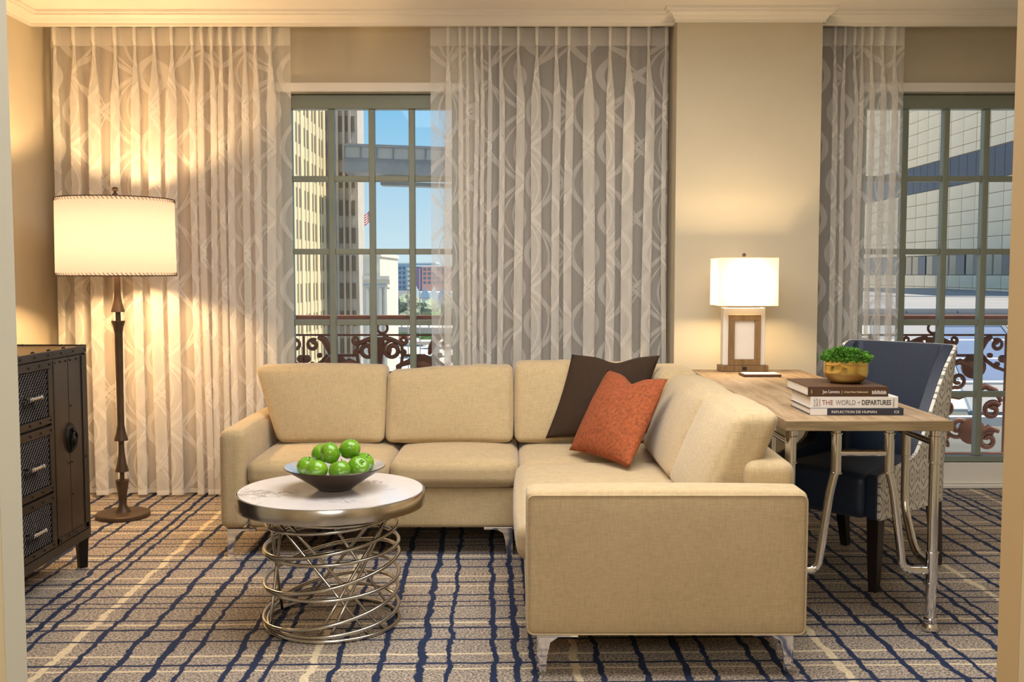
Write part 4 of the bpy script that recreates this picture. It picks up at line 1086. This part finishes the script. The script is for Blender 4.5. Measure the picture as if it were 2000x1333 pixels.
railing('balcony_railing', 'rust-brown scrolled iron railing outside the left window', -2.42, 0.68, -0.87)
railing('balcony_railing', 'rust-brown scrolled iron railing outside the right window behind the desk chair', 1.20, 4.30, 2.75)

# ------------------------------------------------------------------ city outside
GZ = -17.0
bm = bmesh.new(); add_box(bm, -900, 900, 9.0, 1800, GZ-1, GZ)
g = obj('street_ground', bm, M['ground']); g['kind'] = 'structure'

tw = thing('office_tower', 'tall cream office tower with upright ribs seen through the left window', 'building', (-28, 120, GZ))
def tp(name, m, x0, x1, y0, y1, z0, z1, par=tw, label=None): return box(name, m, x0+28, x1+28, y0-120, y1-120, z0-GZ, z1-GZ, par, label=label)
FX = -24.0; TOP = 48.0
wall = tp('lit_wall', M['towerdark'], -44, FX, 92, 133, GZ, TOP)
bay = 4.6; y = 94.0; winme = None; ribme = None
zfl = [1.3+k*3.58-3.2 for k in range(-5, 13)]
while y < 132:
    rb = tp('rib', M['tower'], FX-0.2, FX+0.14, y, y+1.5, GZ, TOP); rb2 = tp('rib', M['tower'], FX-0.2, FX+0.10, y+2.75, y+3.35, GZ, TOP)
    for zf in zfl:
        if zf > 30: continue
        for yw, wd in ((y+1.6, 1.1), (y+3.45, 1.1)):
            if winme is None:
                wo = box('window', M['winglass'], -0.02, 0.03, 0, 1.1, 0, 2.1, tw); winme = wo.data
            else:
                wo = bpy.data.objects.new('window', winme); col.objects.link(wo); wo.parent = tw
            wo.location = (FX+28, yw-120, zf-GZ)
    y += bay
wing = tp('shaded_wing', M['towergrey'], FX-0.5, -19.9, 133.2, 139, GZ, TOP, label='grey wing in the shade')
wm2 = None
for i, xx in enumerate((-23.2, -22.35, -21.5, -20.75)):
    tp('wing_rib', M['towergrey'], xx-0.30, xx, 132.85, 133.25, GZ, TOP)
    for zf in zfl:
        if zf > 30: continue
        if wm2 is None:
            wo = box('window', M['winglass'], 0, 0.42, -0.1, 0.02, 0, 1.95, tw); wm2 = wo.data
        else:
            wo = bpy.data.objects.new('window', wm2); col.objects.link(wo); wo.parent = tw
        wo.location = (xx+28+0.06, 133.18-120, zf-GZ)
# sky bridge
br = thing('sky_bridge', 'dark grey enclosed footbridge crossing the sky behind the left window', 'bridge', (-9.0, 127.9, 13.8))
BM_ = Matrix.Rotation(math.radians(-2.0+4.0), 4, 'Y') @ Matrix.Scale(1.17, 4)
def bp(name, m, x0, x1, y0, y1, z0, z1, par=br): return box(name, m, x0, x1, y0, y1, z0, z1, par, mtx=BM_)
bp('girder', M['bridge'], -10.2, 30, 0, 4, -0.25, 1.25); bp('roof_edge', M['bridge'], -10.2, 30, -0.1, 4, 2.45, 2.75)
bp('lower_beam', M['bridge'], -6.4, 30, 1.5, 3.5, -1.35, -0.95)
k = 0; x = -10.1
while x < 29:
    bp('side_panel', M['bridgepanel'], x+0.05, x+1.65, 0.05, 0.2, 1.26, 2.44); bp('panel_post', M['bridge'], x-0.05, x+0.04, -0.05, 0.2, 1.26, 2.44); x += 1.72
bp('back_wall', M['bridge'], -10.1, 30, 3.0, 3.2, 1.26, 2.44); box('pier', M['concrete'], 20, 23, 0.5, 3.5, GZ-13.8, -1.0, br)
# flag
fg = thing('flag', 'striped American flag on a pole beyond the left window', 'flag', (-16.2, 120, 5))
bm = bmesh.new(); add_tube(bm, [(0, 0, -22), (0, 0, 5.2)], 0.06, 8); obj('pole', bm, M['concrete'], fg)
def flagpt(u, v): return (-0.05-0.95*u, 0.10*math.sin(u*5), 3.9-1.25*v-0.75*u+0.06*math.sin(u*6))
for k in range(9):
    bm = bmesh.new(); rows = []
    for i in range(11): rows.append([bm.verts.new(flagpt(i/10, (k+j)/9)) for j in (0, 1)])
    for A, B in zip(rows, rows[1:]): bm.faces.new((A[0], B[0], B[1], A[1]))
    o = obj('stripe', bm, M['flagred'] if k % 2 == 0 else M['flagwhite'], fg); s = o.modifiers.new('t', 'SOLIDIFY'); s.thickness = 0.01
bm = bmesh.new(); rows = []
for i in range(6): rows.append([bm.verts.new(Vector(flagpt(i/10*0.9, j*0.5))+Vector((0, -0.02, 0))) for j in (0, 1)])
for A, B in zip(rows, rows[1:]): bm.faces.new((A[0], B[0], B[1], A[1]))
o = obj('canton', bm, M['flagblue'], fg); s = o.modifiers.new('t', 'SOLIDIFY'); s.thickness = 0.01
# low pale building beside the tower
pb = thing('stucco_building', 'low pale building with cornices right of the tower', 'building', (-11.5, 82, GZ))
def pp(name, x0, x1, y0, y1, z0, z1, m=M['pale']): return box(name, m, x0+11.5, x1+11.5, y0-82, y1-82, z0-GZ, z1-GZ, pb)
pp('upper_block', -11.9, -10.55, 82, 95, GZ, 2.7); pp('parapet', -11.9, -10.45, 81.9, 95, 2.7, 3.0)
pp('lower_block', -11.65, -9.75, 80, 81.8, GZ, 0.85); pp('cornice', -11.65, -9.55, 79.8, 81.7, 0.86, 1.15); pp('string_course', -11.65, -9.68, 79.9, 81.7, 0.25, 0.42)
for xx in (-11.35, -10.9, -10.35, -9.95): pp('pilaster_strip', xx, xx+0.20, 79.85, 79.99, GZ, 0.24)
# far apartment block
ap = thing('apartment_block', 'far blue-grey apartment block with pale balcony stacks', 'building', (-42, 400, GZ))
def aq(name, m, x0, x1, y0, y1, z0, z1, par=ap): return box(name, m, x0+42, x1+42, y0-400, y1-400, z0-GZ, z1-GZ, par)
aq('main_wall', M['apart'], -54, -30, 400, 420, GZ, 5.4); aq('roof_slab', M['apartlight'], -54.3, -29.8, 399.5, 420, 5.41, 5.9); aq('podium', M['concrete'], -56, -29, 396, 399.4, GZ, -5.2)
fl_z = [-4.7+k*1.85 for k in range(5)]
xx = -51.5; wme = None; bme = None
while xx < -31:
    for zf in fl_z:
        if bme is None:
            o = box('balcony', M['apartlight'], 0, 1.5, -1.0, -0.02, 0, 1.0, ap); bme = o.data
            o2 = box('window', M['apartwin'], 0, 0.9, -0.12, -0.01, 0, 1.1, ap); wme = o2.data
        else:
            o = bpy.data.objects.new('balcony', bme); col.objects.link(o); o.parent = ap
            o2 = bpy.data.objects.new('window', wme); col.objects.link(o2); o2.parent = ap
        o.location = (xx+42, 0, zf-GZ); o2.location = (xx+42+2.1, 0, zf-GZ+0.3)
        o3 = bpy.data.objects.new('window', wme); col.objects.link(o3); o3.parent = ap; o3.location = (xx+42+3.6, 0, zf-GZ+0.3)
    xx += 5.3
pk = thing('pink_block', 'far pink and plum block of flats right of the apartment block', 'building', (-26, 360, GZ))
def pq(name, m, x0, x1, y0, y1, z0, z1): return box(name, m, x0+26, x1+26, y0-360, y1-360, z0-GZ, z1-GZ, pk)
pq('plum_wall', M['purple'], -34.5, -31.6, 360, 372, GZ, 3.6); pq('pink_wall', M['pink'], -31.5, -14, 359, 372, GZ, 3.9); pq('roof', M['apartlight'], -34.6, -13.8, 358.8, 372, 3.91, 4.3)
pwm = None
for i in range(7):
    for j in range(4):
        if pwm is None:
            o = box('window', M['apartwin'], 0, 0.9, -0.15, -0.01, 0, 0.9, pk); pwm = o.data
        else:
            o = bpy.data.objects.new('window', pwm); col.objects.link(o); o.parent = pk
        o.location = (-31.0+i*1.6+26, -1, -2.2+j*1.55-GZ)
gl = thing('glass_building', 'low far building with pale blue gables below the pink block', 'building', (-22, 300, GZ))
box('main_wall', M['apartlight'], -7.5, 8, 0, 14, 0, 13.0, gl)
for k in range(4):
    bm = bmesh.new(); v = [bm.verts.new(p) for p in ((-7.2+k*2.6, -0.2, 9.0), (-4.9+k*2.6, -0.2, 9.0), (-4.9+k*2.6, -0.2, 12.5), (-6.0+k*2.6, -0.2, 14.8), (-7.2+k*2.6, -0.2, 12.5))]
    bm.faces.new(v); o = obj('gable', bm, M['apart'] if k % 2 else M['apartlight'], gl); s = o.modifiers.new('t', 'SOLIDIFY'); s.thickness = 0.2
# trees
def tree(label, x, y, zb, h, wd, m, seed):
    t = thing('tree', label, 'tree', (x, y, zb), 0, 'trees below the apartment block')
    bm = bmesh.new(); rnd = random.Random(seed)
    for k in range(9):
        cx, cy, cz = rnd.uniform(-1, 1)*wd*0.42, rnd.uniform(-1, 1)*wd*0.3, h*0.62+rnd.uniform(-1, 1)*h*0.20
        r = wd*rnd.uniform(0.22, 0.34)
        mtx = Matrix.Translation((cx, cy, cz))
        g_ = bmesh.ops.create_icosphere(bm, subdivisions=3, radius=r, matrix=mtx)
        for v in g_['verts']:
            d = (v.co-Vector((cx, cy, cz))); v.co += d*0.35*noise.noise(v.co*(2.2/r))
    obj('crown', bm, m, t)
    bm = bmesh.new(); add_tube(bm, [(0, 0, 0), (0.2, 0, h*0.3), (0, 0, h*0.6)], [wd*0.05, wd*0.04, wd*0.03], 8); obj('trunk', bm, M['bark'], t)
tree('dark green tree, nearest of the trees below the apartment block', -26.0, 220, GZ, 11.2, 8.0, M['tree1'], 1)
tree('dark green tree at the right of the trees below the apartment block', -16.8, 225, GZ, 10.2, 7.5, M['tree1'], 2)
tree('pale grey-green tree at the left behind the dark green trees', -33.5, 250, GZ, 13.6, 9.0, M['tree2'], 3)
tree('pale grey-green tree in the middle behind the dark green trees', -23.5, 262, GZ, 13.2, 9.0, M['tree2'], 4)
tree('pale grey-green tree at the right behind the street lamps', -12.5, 252, GZ, 12.2, 8.5, M['tree2'], 5)
# overpass with parapet, cars, lamp posts
ov = thing('overpass', 'pale road overpass with railing below the trees', 'bridge', (-15, 150, GZ))
OM = Matrix.Rotation(math.radians(1.2), 4, 'Y')
box('deck', M['concrete'], -14, 22, 0, 9, 9.7, 10.5, ov, mtx=OM); box('guard_rail', M['concrete'], -14, 22, -0.2, 0, 11.1, 11.35, ov, mtx=OM)
for k in range(18): box('rail_post', M['concrete'], -13.5+k*2, -13.3+k*2, -0.18, 0, 10.5, 11.1, ov, mtx=OM)
for k in range(5): box('pier', M['concrete'], -12+k*7.5, -11+k*7.5, 3, 5, 0, 9.9, ov)
for i, (x, mk, lb) in enumerate(((-18.6, 'car_dark', 'tiny dark car, leftmost on the overpass'), (-15.4, 'car_white', 'tiny white car between two others on the overpass'), (-12.6, 'car_red', 'tiny red car, rightmost on the overpass'))):
    c = thing('car', lb, 'car', (x-2.6, 144.5, GZ+8.9), 0, 'cars near the overpass')
    bm = bmesh.new(); add_box(bm, -1.0, 1.0, 0, 0.9, 0.15, 0.45); add_box(bm, -0.55, 0.6, 0.06, 0.84, 0.45, 0.75); obj('body', bm, M[mk], c, bevel=0.08)
    for wx in (-0.6, 0.6):
        bm = bmesh.new(); add_tube(bm, [(wx, -0.02, 0.17), (wx, 0.15, 0.17)], 0.17, 10); obj('wheel', bm, M['blackish'], c)
box_rd = box('street_road', M['ground'], -40, 20, 143.0, 147, GZ+8.4, GZ+8.86); box_rd['kind'] = 'structure'
for x, lb in ((-13.2, 'slim white lamp post right of the dark tree, left of the pair'), (-11.7, 'slim white lamp post right of the dark tree, right of the pair')):
    p = thing('lamp_post', lb, 'lamp post', (x, 130, GZ), 0, 'white lamp posts on the street')
    bm = bmesh.new(); add_tube(bm, [(0, 0, 0), (0, 0, 19.0)], 0.07, 8); obj('pole', bm, M['concrete'], p)
    bm = bmesh.new(); add_tube(bm, [(0, 0, 15.2), (1.0, 0, 15.2)], 0.06, 8); add_box(bm, 0.7, 1.2, -0.15, 0.15, 15.05, 15.2); obj('arm', bm, M['concrete'], p)
# plaza building roof below the railing, with palm
pr = thing('plaza_roof', 'flat pale roof below the left railing', 'roof', (-6, 45, GZ))
box('roof_slab', M['concrete'], -3.2, 9, 0, 22, 8.0, 8.6, pr); box('wall', M['pale'], -3.0, 8.8, 0.3, 21.7, 0, 7.99, pr)
for k in range(5): box('roof_joint', M['bridge'], -3.1+k*2.4, -3.0+k*2.4, 0.1, 21.9, 8.601, 8.64, pr)
pm = thing('palm_tree', 'palm fronds rising below the railing at the right of the left window', 'palm', (-2.05, 22, GZ))
bm = bmesh.new(); add_tube(bm, [(0, 0, 0), (0.1, 0, 8), (0, 0, 15.6)], [0.2, 0.16, 0.14], 10); obj('trunk', bm, M['bark'], pm)
rnd = random.Random(11)
for k in range(16):
    a = 2*PI*k/16+rnd.uniform(-0.1, 0.1); L = rnd.uniform(1.1, 1.5); up = rnd.uniform(0.1, 0.9); bm = bmesh.new(); sp = []
    for j in range(9):
        t = j/8; sp.append(Vector((math.cos(a)*L*t, math.sin(a)*L*t, 15.6+up*t*1.2-1.1*t*t)))
    add_tube(bm, sp, 0.012, 4); sd = Vector((-math.sin(a), math.cos(a), 0))
    for j in range(1, 9):
        for q in (0.0, 0.5):
            p = sp[j-1].lerp(sp[j], q); ll = 0.42*(1-0.6*(j/9))
            for sg in (1, -1):
                tip = p+sd*sg*ll*0.8+Vector((math.cos(a), math.sin(a), 0))*ll*0.55-Vector((0, 0, ll*0.35)); wv = Vector((math.cos(a), math.sin(a), 0))*0.022
                bm.faces.new([bm.verts.new(p-wv), bm.verts.new(p+wv), bm.verts.new(tip)])
    obj('frond', bm, M['palm'], pm)

# stone building outside the right window
sb = thing('stone_building', 'pale stone-panelled building with dark ribbon windows outside the right window', 'building', (25, 60, GZ))
SXW = 25.0
def sp_(name, m, x0, x1, y0, y1, z0, z1, par=sb): return box(name, m, x0-25, x1-25, y0-60, y1-60, z0-GZ, z1-GZ, par)
sp_('core', M['joint'], SXW+0.10, SXW+20, 42, 86, GZ, 15.2)
zr = []
z = 7.95
zr.append((7.95, 8.42)); z = 8.45
while z < 15: zr.append((z, z+0.72)); z += 0.75
z = 6.25
while z > 3.0: zr.append((z-0.72, z)); z -= 0.75
zr.append((2.42, 3.22)); 
zr += [(0.55, 1.22), (-0.15, 0.52), (-0.85, -0.18), (-1.55, -0.88)]
pme = {}
y = 46.0
while y < 79:
    for z0, z1 in zr:
        key = round(z1-z0, 3)
        if key not in pme:
            o = box('stone_panel', M['stone'], 0, 0.10, 0, 1.56, 0, z1-z0, sb); pme[key] = o.data
        else:
            o = bpy.data.objects.new('stone_panel', pme[key]); col.objects.link(o); o.parent = sb
        o.location = (random.uniform(-0.006, 0.006), y-60, z0-GZ)
    y += 1.62
wmr = {}
y = 46.0; k = 0
while y < 79:
    for z0, z1 in ((6.30, 7.90), (1.27, 2.36)):
        blind = z1 < 3 and (k % 5 in (1, 2, 4)) and 52 < y < 66
        key = (z0, blind)
        if key not in wmr:
            o = box('ribbon_window', M['ribbonbeige'] if blind else M['ribbon'], 0.0, 0.09, 0, 1.04 if not blind else 0.85, 0, z1-z0, sb); wmr[key] = o.data
        else:
            o = bpy.data.objects.new('ribbon_window', wmr[key]); col.objects.link(o); o.parent = sb
        o.location = (0.02, y-60, z0-GZ)
    y += 1.08; k += 1
# zinc roofed pavilion in front of it
pv = thing('zinc_pavilion', 'low pavilion with grey standing-seam roof and blue skylights outside the right window', 'building', (16, 30, GZ))
def rq(name, m, pts, par=pv, th=0.12):
    bm = bmesh.new(); bm.faces.new([bm.verts.new((x-16, y-30, z-GZ)) for x, y, z in pts]); o = obj(name, bm, m, par)
    s = o.modifiers.new('t', 'SOLIDIFY'); s.thickness = th; return o
rq('upper_roof', M['zinc'], [(6, 46.2, 0.42), (24.7, 40.2, 0.36), (24.7, 60, 0.48), (6, 64, 0.46)])
rq('roof_step', M['concrete'], [(6, 46.0, 0.26), (24.7, 40.0, 0.20), (24.7, 40.0, 0.36), (6, 46.0, 0.42)])
rq('main_roof', M['zinc'], [(5, 26, 0.30), (24.7, 26, 0.30), (24.7, 39.9, 0.22), (5, 45.8, 0.28)])
for k in range(16):
    x = 3.5+k*1.30
    bm = bmesh.new(); a = Vector((x-16, 26.0-30, 0.33-GZ)); b = Vector((x+3.2-16, 39.0-30, 0.31-GZ)); add_tube(bm, [a, b], 0.055, 4); obj('roof_seam', bm, M['zincdark'], pv)
rq('fascia', M['zincdark'], [(5, 25.9, 0.14), (24.7, 25.9, 0.14), (24.7, 25.9, 0.29), (5, 25.9, 0.29)])
rq('gutter', M['concrete'], [(5, 25.5, 0.10), (24.7, 25.5, 0.10), (24.7, 25.8, 0.10), (5, 25.8, 0.10)])
box('wall', M['pale'], -11, 8.6, -3.9, 12, 0, 16.9, pv)
def sk(u, v):
    return (4.0+u-v*0.35, 24.9-v, 0.02-v*0.105)
for r_ in range(4):
    for c_ in range(8):
        u0, v0 = c_*1.6, r_*2.2
        m = M['sky_glass'] if c_ == 4 and r_ < 3 else (M['zinc'] if (c_+r_) % 2 else M['pale'])
        rq('skylight_pane', m, [sk(u0, v0+0.05), sk(u0+1.5, v0+0.05), sk(u0+1.5, v0+2.1), sk(u0, v0+2.1)], th=0.05)
    bm = bmesh.new(); p, q = Vector(sk(-0.1, r_*2.2-0.02)), Vector(sk(12.9, r_*2.2-0.02)); K = Vector((16, 30, GZ)); add_tube(bm, [p-K, q-K], 0.06, 6); obj('skylight_beam', bm, M['concrete'], pv)
for c_ in range(9):
    bm = bmesh.new(); p, q = Vector(sk(c_*1.6-0.05, 0)), Vector(sk(c_*1.6-0.05, 8.8)); K = Vector((16, 30, GZ)); add_tube(bm, [p-K, q-K], 0.05, 6); obj('skylight_beam', bm, M['bridge'], pv)
M['deck'] = paint('roof_deck_felt', (0.11, 0.105, 0.09), 0.9, var=0.3, scale=0.6)
rq('lower_deck', M['deck'], [(0.5, 9.3, -1.6), (20, 9.3, -1.6), (20, 16.1, -1.25), (0.5, 16.1, -1.25)], th=0.2)
rq('deck_wall', M['concrete'], [(0.5, 16.0, -1.2), (16, 16.0, -1.2), (16, 16.0, -0.92), (0.5, 16.0, -0.92)], th=0.2)
